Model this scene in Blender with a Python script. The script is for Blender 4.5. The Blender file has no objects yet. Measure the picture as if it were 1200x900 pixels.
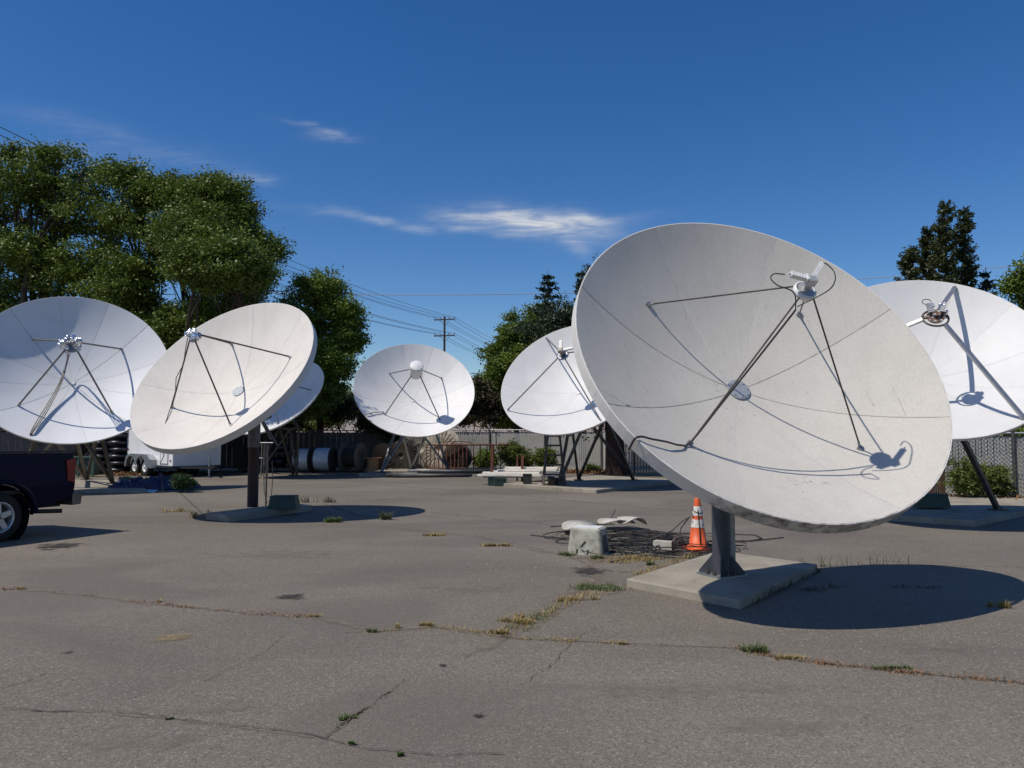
import bpy, bmesh, math, random
import numpy as np
from mathutils import Vector, Matrix
random.seed(7)
rng = np.random.default_rng(7)
sc = bpy.context.scene
COL = sc.collection
R_ = math.radians

# ------------------------------------------------------------------ camera, sky, sun, exposure
HOR = 508.56; FPX = 906.0; CAMZ = 1.6
PITCH = math.atan((HOR - 450) / FPX)
cd = bpy.data.cameras.new('camera'); cam = bpy.data.objects.new('camera', cd); COL.objects.link(cam)
cam.location = (0, 0, CAMZ); cam.rotation_euler = (math.pi / 2 + PITCH, 0, 0)
cd.sensor_width = 36; cd.lens = FPX / 1200 * 36; cd.clip_start = 0.05; cd.clip_end = 20000
sc.camera = cam
sc.render.resolution_x = 1024; sc.render.resolution_y = 768
SAZ, SEL = R_(-118.53), R_(57.19)
SUN = Vector((math.sin(SAZ) * math.cos(SEL), math.cos(SAZ) * math.cos(SEL), math.sin(SEL)))
sl = bpy.data.lights.new('sun', 'SUN'); sl.energy = 4.5; sl.angle = R_(0.53); sl.color = (1.0, 0.93, 0.83)
so = bpy.data.objects.new('sun', sl); COL.objects.link(so)
so.rotation_euler = (-SUN).to_track_quat('-Z', 'Y').to_euler()
sc.view_settings.view_transform = 'Standard'; sc.view_settings.look = 'None'
sc.view_settings.exposure = -0.16; sc.view_settings.gamma = 1.0

world = bpy.data.worlds.new('World'); sc.world = world; world.use_nodes = True
SKY_STRENGTH = 0.105
def build_world():
    nt = world.node_tree; nt.nodes.clear(); N = nt.nodes.new; L = nt.links.new
    out = N('ShaderNodeOutputWorld'); bg = N('ShaderNodeBackground'); bg.inputs[1].default_value = SKY_STRENGTH
    sky = N('ShaderNodeTexSky'); sky.sky_type = 'NISHITA'; sky.sun_disc = False
    sky.sun_elevation = SEL; sky.sun_rotation = SAZ
    sky.altitude = 600; sky.air_density = 1.0; sky.dust_density = 0.35; sky.ozone_density = 3.0
    hsv = N('ShaderNodeHueSaturation'); hsv.inputs['Saturation'].default_value = 1.33; hsv.inputs['Hue'].default_value = .508; hsv.inputs['Value'].default_value = 1.09
    L(sky.outputs[0], hsv.inputs['Color'])
    tc = N('ShaderNodeTexCoord'); sep = N('ShaderNodeSeparateXYZ'); L(tc.outputs['Generated'], sep.inputs[0])
    def m(op, a, b=None, c=None, clamp=False):
        n = N('ShaderNodeMath'); n.operation = op; n.use_clamp = clamp
        for i, v in enumerate((a, b, c)):
            if v is None: continue
            if isinstance(v, (int, float)): n.inputs[i].default_value = v
            else: L(v, n.inputs[i])
        return n.outputs[0]
    X, Y, Z = sep.outputs
    ys = m('MAXIMUM', Y, 0.05)
    U = m('DIVIDE', X, ys); V = m('DIVIDE', Z, ys)
    front = m('GREATER_THAN', Y, 0.1)
    cmb = N('ShaderNodeCombineXYZ'); L(U, cmb.inputs[0]); L(V, cmb.inputs[1])
    nz = N('ShaderNodeTexNoise'); nz.inputs['Scale'].default_value = 9; nz.inputs['Detail'].default_value = 6
    L(cmb.outputs[0], nz.inputs['Vector'])
    sp2 = N('ShaderNodeSeparateColor'); L(nz.outputs['Color'], sp2.inputs[0])
    # wispy clouds as (u, v, tilt, half length, half width, strength, streak scale)
    total = None
    clouds = [(0.04, 0.276, -0.10, .085, .015, 1.15), (-0.125, 0.276, -0.12, .11, .006, .42), (0.08, 0.250, -0.55, .024, .010, .5),
              (0.095, 0.278, 0.10, .065, .006, .6), (-0.035, 0.285, -.08, .05, .007, .5),
              (-0.235, 0.395, 0.02, .03, .006, .45), (-0.265, 0.405, -.2, .035, .004, .3),
              (-0.56, 0.405, -0.22, .12, .014, .10), (-0.455, 0.37, -0.25, .09, .012, .09), (-0.36, 0.335, 0.02, .035, .006, .3),
              (-0.62, 0.37, -.02, .12, .012, .15), (0.36, 0.185, 0.15, .035, .012, .10)]
    for (cu, cv, t, hl, hw, st) in clouds:
        du = m('SUBTRACT', U, cu); dv = m('SUBTRACT', V, cv)
        a = m('ADD', m('MULTIPLY', du, math.cos(t)), m('MULTIPLY', dv, math.sin(t)))
        b = m('SUBTRACT', m('MULTIPLY', dv, math.cos(t)), m('MULTIPLY', du, math.sin(t)))
        b = m('ADD', b, m('MULTIPLY', m('SUBTRACT', sp2.outputs[0], 0.5), 0.05))
        a = m('ADD', a, m('MULTIPLY', m('SUBTRACT', sp2.outputs[1], 0.5), 0.10))
        q = m('ADD', m('POWER', m('DIVIDE', a, hl), 2.0), m('POWER', m('DIVIDE', b, hw), 2.0))
        # negative bases need even powers: square by multiplication
        aa = m('DIVIDE', a, hl); bb = m('DIVIDE', b, hw)
        q = m('ADD', m('MULTIPLY', aa, aa), m('MULTIPLY', bb, bb))
        g = m('MULTIPLY', m('EXPONENT', m('MULTIPLY', q, -0.9)), st)
        total = g if total is None else m('ADD', total, g)
    mp = N('ShaderNodeMapping'); mp.inputs['Scale'].default_value = (12, 85, 1); mp.inputs['Rotation'].default_value = (0, 0, 0.35)
    L(cmb.outputs[0], mp.inputs[0])
    n2 = N('ShaderNodeTexNoise'); n2.inputs['Scale'].default_value = 1.0; n2.inputs['Detail'].default_value = 9; n2.inputs['Roughness'].default_value = .6
    n2.inputs['Distortion'].default_value = 1.2
    L(mp.outputs[0], n2.inputs['Vector'])
    w = m('MULTIPLY', m('SUBTRACT', n2.outputs[0], 0.24), 2.3, clamp=True)
    fac = m('MULTIPLY', m('MULTIPLY', m('MULTIPLY', total, w), front), 0.9, clamp=True)
    mix = N('ShaderNodeMixRGB'); mix.inputs['Color2'].default_value = (6.6, 6.9, 7.4, 1)
    L(fac, mix.inputs['Fac']); L(hsv.outputs[0], mix.inputs['Color1'])
    L(mix.outputs[0], bg.inputs[0]); L(bg.outputs[0], out.inputs[0])
build_world()

# ------------------------------------------------------------------ helpers
def g(px, py, z=0.0):
    """point on the ground (height z) seen at photograph pixel px, py"""
    f = Vector((0, math.cos(PITCH), math.sin(PITCH))); u = Vector((0, -math.sin(PITCH), math.cos(PITCH)))
    d = Vector(((px - 600) / FPX, 0, 0)) + f + u * ((450 - py) / FPX)
    return Vector((0, 0, CAMZ)) + d * ((z - CAMZ) / d.z)
def at(px, py, Y):
    """point at depth Y metres seen at photograph pixel px, py"""
    f = Vector((0, math.cos(PITCH), math.sin(PITCH))); u = Vector((0, -math.sin(PITCH), math.cos(PITCH)))
    d = Vector(((px - 600) / FPX, 0, 0)) + f + u * ((450 - py) / FPX)
    return Vector((0, 0, CAMZ)) + d * (Y / d.y)

ORG = {}
def tag(o, label=None, cat=None, group=None, kind=None):
    if label: o['label'] = label
    if cat: o['category'] = cat
    if group: o['group'] = group
    if kind: o['kind'] = kind
    return o
def thing(name, label, cat, loc=(0, 0, 0), group=None):
    o = bpy.data.objects.new(name, None); COL.objects.link(o); o.location = loc; o.empty_display_size = .2
    ORG[o.name] = Vector(loc)
    return tag(o, label, cat, group)

class MB:
    def __init__(s): s.v = []; s.f = []; s.sm = []
    def add(s, vs, fs, smooth=False):
        b = len(s.v); s.v += [tuple(p) for p in vs]
        for f in fs: s.f.append(tuple(i + b for i in f)); s.sm.append(smooth)
        return s
    def box(s, c, size, M=None):
        hx, hy, hz = size[0] / 2, size[1] / 2, size[2] / 2
        vs = [Vector((x, y, z)) for x in (-hx, hx) for y in (-hy, hy) for z in (-hz, hz)]
        if M is not None: vs = [M @ v for v in vs]
        c = Vector(c); vs = [v + c for v in vs]
        return s.add(vs, [(0, 1, 3, 2), (4, 6, 7, 5), (0, 4, 5, 1), (2, 3, 7, 6), (0, 2, 6, 4), (1, 5, 7, 3)])
    def beam(s, p0, p1, w, h, up=(0, 0, 1)):
        p0, p1 = Vector(p0), Vector(p1); d = (p1 - p0); L = d.length; d.normalize()
        u = Vector(up).cross(d)
        if u.length < 1e-3: u = Vector((1, 0, 0)).cross(d)
        u.normalize(); v = d.cross(u)
        M = Matrix((u, v, d)).transposed()
        return s.box((p0 + p1) / 2, (w, h, L), M)
    def tube(s, pts, r, n=8, cap=True, taper=None):
        pts = [Vector(p) for p in pts]; rings = []
        prev = None
        for i, p in enumerate(pts):
            a = pts[max(i - 1, 0)]; b = pts[min(i + 1, len(pts) - 1)]
            d = (b - a).normalized()
            if prev is None:
                u = Vector((0, 0, 1)).cross(d)
                if u.length < 1e-2: u = Vector((1, 0, 0)).cross(d)
            else: u = prev - d * prev.dot(d)
            u.normalize(); prev = u; v = d.cross(u)
            rr = r if taper is None else taper[i]
            rings.append([p + (u * math.cos(2 * math.pi * k / n) + v * math.sin(2 * math.pi * k / n)) * rr for k in range(n)])
        vs = [q for ring in rings for q in ring]; fs = []
        for i in range(len(pts) - 1):
            for k in range(n):
                k2 = (k + 1) % n; fs.append((i * n + k, i * n + k2, (i + 1) * n + k2, (i + 1) * n + k))
        s.add(vs, fs, n > 4)
        if cap:
            s.add(rings[0], [tuple(range(n - 1, -1, -1))]); s.add(rings[-1], [tuple(range(n))])
        return s
    def lathe(s, prof, c=(0, 0, 0), axis=(0, 0, 1), n=24, smooth=True, a0=0, a1=2 * math.pi):
        """prof: list of (radius, height) along the axis"""
        c = Vector(c); ax = Vector(axis).normalized(); u = Vector((0, 0, 1)).cross(ax)
        if u.length < 1e-3: u = Vector((1, 0, 0))
        u.normalize(); v = ax.cross(u); full = abs(a1 - a0 - 2 * math.pi) < 1e-6
        m = n if full else n + 1
        vs = [c + ax * h + (u * math.cos(a0 + (a1 - a0) * k / n) + v * math.sin(a0 + (a1 - a0) * k / n)) * r for (r, h) in prof for k in range(m)]
        fs = []
        for i in range(len(prof) - 1):
            for k in range(n):
                k2 = (k + 1) % m; fs.append((i * m + k, i * m + k2, (i + 1) * m + k2, (i + 1) * m + k))
        return s.add(vs, fs, smooth)
    def cyl(s, p0, p1, r0, r1=None, n=20):
        r1 = r0 if r1 is None else r1; p0, p1 = Vector(p0), Vector(p1); ax = p1 - p0; L = ax.length
        s.lathe([(r0, 0), (r1, L)], p0, ax, n)
        s.lathe([(0.0001, 0), (r0, 0)], p0, ax, n, False); s.lathe([(r1, L), (0.0001, L)], p0, ax, n, False)
        return s
    def prism(s, poly, z0, z1):
        n = len(poly); vs = [(p[0], p[1], z0) for p in poly] + [(p[0], p[1], z1) for p in poly]
        fs = [tuple(range(n - 1, -1, -1)), tuple(range(n, 2 * n))] + [(i, (i + 1) % n, n + (i + 1) % n, n + i) for i in range(n)]
        return s.add(vs, fs)
    def extrude(s, poly3, d):
        """planar 3-D polygon given thickness d (vector)"""
        n = len(poly3); d = Vector(d); a = [Vector(p) for p in poly3]; b = [p + d for p in a]
        fs = [tuple(range(n - 1, -1, -1)), tuple(range(n, 2 * n))] + [(i, (i + 1) % n, n + (i + 1) % n, n + i) for i in range(n)]
        return s.add(a + b, fs)
    def sphere(s, c, r, nu=12, nv=8, M=None, jit=0, flat=False, scale=(1, 1, 1)):
        c = Vector(c); vs = [];
        for j in range(nv + 1):
            th = math.pi * j / nv
            for i in range(nu):
                ph = 2 * math.pi * i / nu; q = 1 + random.uniform(-jit, jit)
                p = Vector((math.sin(th) * math.cos(ph) * scale[0], math.sin(th) * math.sin(ph) * scale[1], math.cos(th) * scale[2])) * r * q
                if M is not None: p = M @ p
                vs.append(c + p)
        fs = [(j * nu + i, (j + 1) * nu + i, (j + 1) * nu + (i + 1) % nu, j * nu + (i + 1) % nu) for j in range(nv) for i in range(nu)]
        return s.add(vs, fs, not flat)
    def build(s, name, mat, parent=None, loc=None, bevel=0):
        if parent is not None: org = ORG[parent.name]
        elif loc is not None: org = Vector(loc)
        else:
            a = np.array(s.v); org = Vector(((a[:, 0].min() + a[:, 0].max()) / 2, (a[:, 1].min() + a[:, 1].max()) / 2, a[:, 2].min()))
        me = bpy.data.meshes.new(name)
        me.from_pydata([(p[0] - org[0], p[1] - org[1], p[2] - org[2]) for p in s.v], [], s.f)
        me.polygons.foreach_set('use_smooth', s.sm)
        me.materials.append(mat); me.update()
        o = bpy.data.objects.new(name, me); COL.objects.link(o)
        if parent is not None: o.parent = parent
        else: o.location = org
        ORG[o.name] = org
        if bevel:
            b = o.modifiers.new('bevel', 'BEVEL'); b.width = bevel; b.segments = 2; b.limit_method = 'ANGLE'
        return o
def copy_part(o, parent, dloc=(0, 0, 0), rotz=None):
    c = o.copy(); COL.objects.link(c); c.parent = parent; c.location = Vector(o.location) + Vector(dloc)
    if rotz is not None: c.rotation_euler = (0, 0, rotz)
    return c
def np_mesh(name, V, F, mat, parent=None, org=(0, 0, 0), smooth=False):
    me = bpy.data.meshes.new(name); V = np.asarray(V, dtype=np.float32) - np.array(org, dtype=np.float32); k = F.shape[1]
    me.vertices.add(len(V)); me.vertices.foreach_set('co', V.ravel())
    me.loops.add(F.size); me.loops.foreach_set('vertex_index', F.astype(np.int32).ravel())
    me.polygons.add(len(F)); me.polygons.foreach_set('loop_start', np.arange(0, F.size, k, dtype=np.int32))
    me.polygons.foreach_set('loop_total', np.full(len(F), k, dtype=np.int32))
    me.update(calc_edges=True); me.materials.append(mat)
    o = bpy.data.objects.new(name, me); COL.objects.link(o)
    if parent is not None: o.parent = parent
    else: o.location = org
    ORG[o.name] = Vector(org)
    return o

# ------------------------------------------------------------------ materials
def mat(name, col, rough=.6, metal=0, col2=None, scale=4, detail=5, lo=.35, hi=.65, bump=0, bscale=None, spec=.5, stretch=None,
        col3=None, scale3=40, lo3=.6, hi3=.7, coat=0, coords='Object'):
    m = bpy.data.materials.new(name); m.use_nodes = True; nt = m.node_tree; N = nt.nodes.new; L = nt.links.new
    b = nt.nodes['Principled BSDF']; b.inputs['Roughness'].default_value = rough; b.inputs['Metallic'].default_value = metal
    b.inputs['Specular IOR Level'].default_value = spec; b.inputs['Coat Weight'].default_value = coat
    b.inputs['Base Color'].default_value = (*col, 1)
    if col2 or bump or col3:
        tc = N('ShaderNodeTexCoord'); src = tc.outputs[coords]
        if stretch:
            mp = N('ShaderNodeMapping'); mp.inputs['Scale'].default_value = stretch; L(src, mp.inputs[0]); src = mp.outputs[0]
        cur = None
        if col2:
            n = N('ShaderNodeTexNoise'); n.inputs['Scale'].default_value = scale; n.inputs['Detail'].default_value = detail; L(src, n.inputs['Vector'])
            r = N('ShaderNodeMapRange'); r.inputs[1].default_value = lo; r.inputs[2].default_value = hi; L(n.outputs[0], r.inputs[0])
            mx = N('ShaderNodeMixRGB'); mx.inputs['Color1'].default_value = (*col, 1); mx.inputs['Color2'].default_value = (*col2, 1)
            L(r.outputs[0], mx.inputs['Fac']); cur = mx.outputs[0]
        if col3:
            n = N('ShaderNodeTexNoise'); n.inputs['Scale'].default_value = scale3; n.inputs['Detail'].default_value = 6; L(src, n.inputs['Vector'])
            r = N('ShaderNodeMapRange'); r.inputs[1].default_value = lo3; r.inputs[2].default_value = hi3; L(n.outputs[0], r.inputs[0])
            mx = N('ShaderNodeMixRGB'); mx.inputs['Color2'].default_value = (*col3, 1)
            if cur: L(cur, mx.inputs['Color1'])
            else: mx.inputs['Color1'].default_value = (*col, 1)
            L(r.outputs[0], mx.inputs['Fac']); cur = mx.outputs[0]
        if cur: L(cur, b.inputs['Base Color'])
        if bump:
            n = N('ShaderNodeTexNoise'); n.inputs['Scale'].default_value = bscale or scale * 4; n.inputs['Detail'].default_value = 6; L(src, n.inputs['Vector'])
            bp = N('ShaderNodeBump'); bp.inputs['Strength'].default_value = bump; bp.inputs['Distance'].default_value = .01
            L(n.outputs[0], bp.inputs['Height']); L(bp.outputs[0], b.inputs['Normal'])
    return m
M = {}
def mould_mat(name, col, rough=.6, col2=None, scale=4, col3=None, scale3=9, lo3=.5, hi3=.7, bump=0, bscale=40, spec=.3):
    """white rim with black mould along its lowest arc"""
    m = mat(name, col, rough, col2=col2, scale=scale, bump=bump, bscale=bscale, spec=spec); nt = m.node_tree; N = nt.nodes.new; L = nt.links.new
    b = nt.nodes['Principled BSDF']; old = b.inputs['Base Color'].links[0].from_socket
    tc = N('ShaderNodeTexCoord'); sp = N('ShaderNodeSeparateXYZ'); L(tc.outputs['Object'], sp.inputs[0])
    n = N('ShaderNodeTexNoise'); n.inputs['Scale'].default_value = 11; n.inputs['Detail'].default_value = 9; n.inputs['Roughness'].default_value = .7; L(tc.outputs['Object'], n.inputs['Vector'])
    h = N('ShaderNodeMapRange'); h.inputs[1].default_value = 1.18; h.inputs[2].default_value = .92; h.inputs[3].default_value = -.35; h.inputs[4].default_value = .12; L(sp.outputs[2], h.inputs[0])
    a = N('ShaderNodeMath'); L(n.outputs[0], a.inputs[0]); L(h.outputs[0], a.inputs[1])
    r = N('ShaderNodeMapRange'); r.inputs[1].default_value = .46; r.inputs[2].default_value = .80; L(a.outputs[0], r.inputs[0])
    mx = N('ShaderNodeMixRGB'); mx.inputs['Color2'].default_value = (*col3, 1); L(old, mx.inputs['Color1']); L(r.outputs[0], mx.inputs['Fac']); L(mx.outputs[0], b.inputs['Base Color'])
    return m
M['dish_main'] = mat('weathered_white_fibreglass', (.560, .533, .478), .62, col2=(.515, .488, .436), scale=1.6, detail=8, lo=.3, hi=.75, col3=(.36, .35, .33), scale3=17, lo3=.70, hi3=.80, bump=.12, bscale=60, spec=.25)
def speckle(m, scale, k):
    nt = m.node_tree; N = nt.nodes.new; L = nt.links.new; b = nt.nodes['Principled BSDF']; old = b.inputs['Base Color'].links[0].from_socket
    tc = N('ShaderNodeTexCoord'); n = N('ShaderNodeTexNoise'); n.inputs['Scale'].default_value = scale; n.inputs['Detail'].default_value = 4; n.inputs['Roughness'].default_value = .8; L(tc.outputs['Object'], n.inputs['Vector'])
    r = N('ShaderNodeMapRange'); r.inputs[1].default_value = .35; r.inputs[2].default_value = .65; r.inputs[3].default_value = 1 - k; r.inputs[4].default_value = 1 + k * .5; L(n.outputs[0], r.inputs[0])
    x = N('ShaderNodeMixRGB'); x.blend_type = 'MULTIPLY'; x.inputs['Fac'].default_value = 1; L(old, x.inputs['Color1']); L(r.outputs[0], x.inputs['Color2']); L(x.outputs[0], b.inputs['Base Color'])
def streaks(m, k, sc_=7):
    """rain streaks running down the surface"""
    nt = m.node_tree; N = nt.nodes.new; L = nt.links.new; b = nt.nodes['Principled BSDF']; old = b.inputs['Base Color'].links[0].from_socket
    tc = N('ShaderNodeTexCoord'); mp = N('ShaderNodeMapping'); mp.inputs['Scale'].default_value = (1, 1, .10); L(tc.outputs['Object'], mp.inputs[0])
    n = N('ShaderNodeTexNoise'); n.inputs['Scale'].default_value = sc_; n.inputs['Detail'].default_value = 7; n.inputs['Roughness'].default_value = .7; L(mp.outputs[0], n.inputs['Vector'])
    r = N('ShaderNodeMapRange'); r.inputs[1].default_value = .48; r.inputs[2].default_value = .72; r.inputs[3].default_value = 1; r.inputs[4].default_value = 1 - k; L(n.outputs[0], r.inputs[0])
    x = N('ShaderNodeMixRGB'); x.blend_type = 'MULTIPLY'; x.inputs['Fac'].default_value = 1; L(old, x.inputs['Color1']); L(r.outputs[0], x.inputs['Color2']); L(x.outputs[0], b.inputs['Base Color'])
speckle(M['dish_main'], 55, .11); streaks(M['dish_main'], .07)
M['dish_warm'] = mat('cream_fibreglass', (.70, .66, .60), .6, col2=(.62, .58, .52), scale=1.2, detail=7, lo=.35, hi=.75, col3=(.50, .46, .42), scale3=14, lo3=.72, hi3=.82, bump=.2, bscale=50, spec=.3)
speckle(M['dish_warm'], 30, .07)
M['dish_white'] = mat('white_painted_panel', (.74, .735, .72), .55, col2=(.68, .675, .66), scale=1.0, detail=6, spec=.35, bump=.08, bscale=30)
M['dish_toned_down'] = mat('toned_down_white_panel', (.655, .65, .635), .5, col2=(.60, .595, .58), scale=1.0, detail=6, spec=.35, bump=.08, bscale=30); streaks(M['dish_toned_down'], .06, 4)  # white dish paint again, darkened where the tilt catches more sun
streaks(M['dish_warm'], .08); streaks(M['dish_white'], .07, 4)
M['dish_grey'] = mat('pale_grey_painted_panel', (.68, .69, .70), .55, col2=(.62, .63, .64), scale=1.0, detail=6, spec=.35, bump=.08, bscale=30)
M['skirt'] = mat('rim_skirt_white', (.70, .68, .64), .55, col2=(.62, .6, .56), scale=3, detail=6, spec=.35, bump=.15, bscale=40)
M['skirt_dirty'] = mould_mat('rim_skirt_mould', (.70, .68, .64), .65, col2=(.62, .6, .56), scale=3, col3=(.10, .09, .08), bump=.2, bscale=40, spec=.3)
M['seam_dark'] = mat('seam_brown_grey', (.22, .20, .18), .8, col2=(.36, .34, .31), scale=12)  # brownish grey strip along a panel joint
M['seam_mid'] = mat('seam_grey', (.50, .49, .47), .8, col2=(.58, .57, .55), scale=12)
M['seam_light'] = mat('seam_sealant', (.74, .72, .68), .6, col2=(.6, .58, .54), scale=9)
M['leg_dark'] = mat('dull_dark_steel', (.05, .045, .04), .5, metal=.3, col2=(.11, .09, .07), scale=9)
M['leg_grey'] = mat('grey_painted_tube', (.16, .15, .14), .45, metal=.4, col2=(.22, .2, .18), scale=6)
M['leg_alu'] = mat('aluminium_channel', (.42, .42, .42), .4, metal=.7, col2=(.34, .34, .34), scale=8)
M['galv'] = mat('galvanised_steel', (.36, .38, .40), .45, metal=.75, col2=(.26, .28, .30), scale=12, bump=.1, bscale=60)
M['scratch'] = mat('scuffed_through_paint', (.13, .12, .115), .8, col2=(.25, .24, .22), scale=30)
M['hub'] = mat('zinc_hub_plate', (.36, .385, .41), .5, metal=.25, col2=(.30, .325, .35), scale=20)
M['pole'] = mat('grey_painted_steel_post', (.050, .058, .070), .5, metal=.2, col2=(.075, .08, .09), scale=5, bump=.1, bscale=40)
M['rust'] = mat('rusted_steel', (.20, .07, .04), .85, col2=(.10, .04, .025), scale=8, bump=.3, bscale=60)
M['rustpole'] = mat('rust_brown_post', (.060, .030, .022), .75, col2=(.035, .025, .022), scale=5, bump=.2, bscale=40, stretch=(1, 1, .3))
M['lnb'] = mat('white_cast_aluminium', (.72, .72, .70), .45, col2=(.6, .6, .58), scale=14, spec=.4)
M['lnb_grey'] = mat('grey_cast_aluminium', (.38, .38, .37), .45, metal=.4, col2=(.5, .5, .5), scale=14)
M['black'] = mat('black_rubber', (.015, .015, .016), .6, col2=(.03, .03, .03), scale=8)
M['cable'] = mat('black_coax', (.025, .022, .02), .5)
M['foil'] = mat('crumpled_foil', (.74, .75, .78), .25, metal=1, bump=1.0, bscale=45)
M['foil_rust'] = mat('rusty_feed_plate', (.13, .07, .045), .6, metal=.4, col2=(.5, .48, .46), scale=18, lo=.5, hi=.6)
M['concrete'] = mat('weathered_concrete', (.34, .31, .25), .85, col2=(.23, .205, .165), scale=2.2, detail=9, lo=.3, hi=.7, bump=.35, bscale=40, spec=.2, col3=(.17, .15, .13), scale3=7, lo3=.60, hi3=.74)
M['truck'] = mat('dark_navy_car_paint', (.0025, .0035, .020), .3, coat=.0, spec=.12)
M['truck_trim'] = mat('black_plastic_trim', (.012, .012, .013), .6)
M['alloy'] = mat('cast_alloy_wheel', (.50, .50, .50), .35, metal=.55)
M['chrome'] = mat('dull_chrome_bumper', (.25, .25, .26), .3, metal=.9)
M['glass'] = mat('dark_window_glass', (.01, .012, .014), .06)
M['red'] = mat('red_lens', (.20, .004, .006), .25, coat=.2)
M['tyre'] = mat('tyre_rubber', (.012, .012, .012), .8, bump=.3, bscale=50)
M['white_van'] = mat('white_trailer_skin', (.74, .75, .76), .35, col2=(.68, .69, .70), scale=2, bump=.1, bscale=5)
M['white_rim'] = mat('white_wheel', (.7, .7, .7), .4)
M['cone'] = mat('orange_plastic', (.72, .115, .025), .5, col2=(.55, .09, .03), scale=10, lo=.45, hi=.7)
M['cone_white'] = mat('scuffed_white_collar', (.70, .67, .62), .5, col2=(.35, .30, .26), scale=16, lo=.52, hi=.65)
M['ped'] = mat('pale_green_grey_plastic', (.42, .42, .35), .8, col2=(.27, .26, .21), scale=9, detail=9, lo=.4, hi=.65, col3=(.12, .11, .09), scale3=16, lo3=.64, hi3=.72, bump=.3, bscale=40)
M['hollow_shade'] = mat('dark_hollow_fill', (.07, .07, .065), .8)  # dark colour standing in for the shade inside hollow boxes
M['board'] = mat('bleached_white_board', (.78, .75, .68), .7, col2=(.66, .61, .54), scale=5, stretch=(1, 6, 6), bump=.1)
M['green_box'] = mat('dark_green_plastic', (.018, .045, .035), .55, col2=(.03, .06, .05), scale=6)
M['blue_tarp'] = mat('blue_tarpaulin', (.010, .020, .085), .45, col2=(.006, .010, .04), scale=6)
M['teal'] = mat('teal_print', (.05, .35, .48), .5, col2=(.6, .7, .7), scale=14, lo=.45, hi=.55)
M['wood'] = mat('grey_weathered_wood', (.22, .19, .15), .85, col2=(.12, .10, .08), scale=5, stretch=(1, 1, 8), bump=.4)
M['wood_tan'] = mat('fresh_tan_plywood', (.42, .24, .13), .75, col2=(.34, .18, .09), scale=6, stretch=(1, 1, 6), bump=.2)
M['wood_dark'] = mat('dark_stained_post', (.11, .06, .04), .85, col2=(.06, .035, .025), scale=6, stretch=(6, 6, 1), bump=.4)
M['silver_wrap'] = mat('silver_cable_wrap', (.80, .84, .90), .35, metal=.2, col2=(.40, .38, .36), scale=22, lo=.5, hi=.68, bump=.5, bscale=50)
M['bark'] = mat('dark_bark', (.075, .055, .04), .95, col2=(.04, .03, .022), scale=6, stretch=(4, 4, .8), bump=.8, bscale=20)
M['bark_red'] = mat('reddish_bark', (.055, .022, .016), .95, col2=(.025, .016, .013), scale=6, stretch=(4, 4, .8), bump=.8, bscale=20)
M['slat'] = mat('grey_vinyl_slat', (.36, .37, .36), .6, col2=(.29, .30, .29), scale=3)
M['fence_steel'] = mat('weathered_fence_steel', (.10, .10, .10), .6, metal=.5, col2=(.06, .06, .06), scale=7)
M['insulator'] = mat('porcelain_insulator', (.18, .17, .17), .3)
M['telpole'] = mat('creosoted_timber', (.045, .035, .03), .9, bump=.3, bscale=20)
M['pipe_black'] = mat('black_pipe', (.02, .02, .022), .5, col2=(.05, .05, .05), scale=6)
M['wire'] = mat('overhead_wire', (.03, .03, .032), .6)
M['wire_pale'] = mat('lashed_cable_pale', (.40, .42, .45), .5)
M['sheet'] = mat('pale_sheet_scrap', (.50, .48, .42), .65, col2=(.36, .33, .28), scale=8)
M['blue_plastic'] = mat('blue_plastic', (.03, .14, .42), .4)
M['black_wrap'] = mat('black_plastic_wrap', (.012, .013, .018), .35, col2=(.03, .03, .04), scale=5, bump=.6, bscale=14)
M['stone'] = mat('pale_pebble', (.33, .31, .28), .85, col2=(.15, .14, .12), scale=30)
M['teal_green'] = mat('faded_green_metal', (.05, .11, .08), .6, col2=(.03, .07, .05), scale=5)

def leafmat(name, c1, c2, c3, trans=.35, clump=.7):
    m = bpy.data.materials.new(name); m.use_nodes = True; nt = m.node_tree; N = nt.nodes.new; L = nt.links.new
    b = nt.nodes['Principled BSDF']; out = nt.nodes['Material Output']
    b.inputs['Roughness'].default_value = .5; b.inputs['Specular IOR Level'].default_value = .35
    geo = N('ShaderNodeNewGeometry'); tc = N('ShaderNodeTexCoord')
    n = N('ShaderNodeTexNoise'); n.inputs['Scale'].default_value = clump; n.inputs['Detail'].default_value = 3; L(tc.outputs['Object'], n.inputs['Vector'])
    r = N('ShaderNodeMapRange'); r.inputs[1].default_value = .35; r.inputs[2].default_value = .65; L(n.outputs[0], r.inputs[0])
    a = N('ShaderNodeMixRGB'); a.inputs['Color1'].default_value = (*c1, 1); a.inputs['Color2'].default_value = (*c2, 1); L(r.outputs[0], a.inputs['Fac'])
    k = N('ShaderNodeMixRGB'); k.inputs['Color2'].default_value = (*c3, 1); L(a.outputs[0], k.inputs['Color1'])
    p = N('ShaderNodeMath'); p.operation = 'MULTIPLY'; p.inputs[1].default_value = .6; L(geo.outputs['Random Per Island'], p.inputs[0]); L(p.outputs[0], k.inputs['Fac'])
    L(k.outputs[0], b.inputs['Base Color'])
    t = N('ShaderNodeBsdfTranslucent'); L(k.outputs[0], t.inputs['Color'])
    mx = N('ShaderNodeMixShader'); mx.inputs[0].default_value = trans
    L(b.outputs[0], mx.inputs[1]); L(t.outputs[0], mx.inputs[2]); L(mx.outputs[0], out.inputs['Surface'])
    return m
M['leaf'] = leafmat('elm_leaf', (.118, .180, .022), (.055, .098, .014), (.18, .23, .034), .22, .45)
M['leaf_bright'] = leafmat('bright_leaf', (.130, .20, .025), (.075, .13, .018), (.19, .24, .04), .25, .5)
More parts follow.
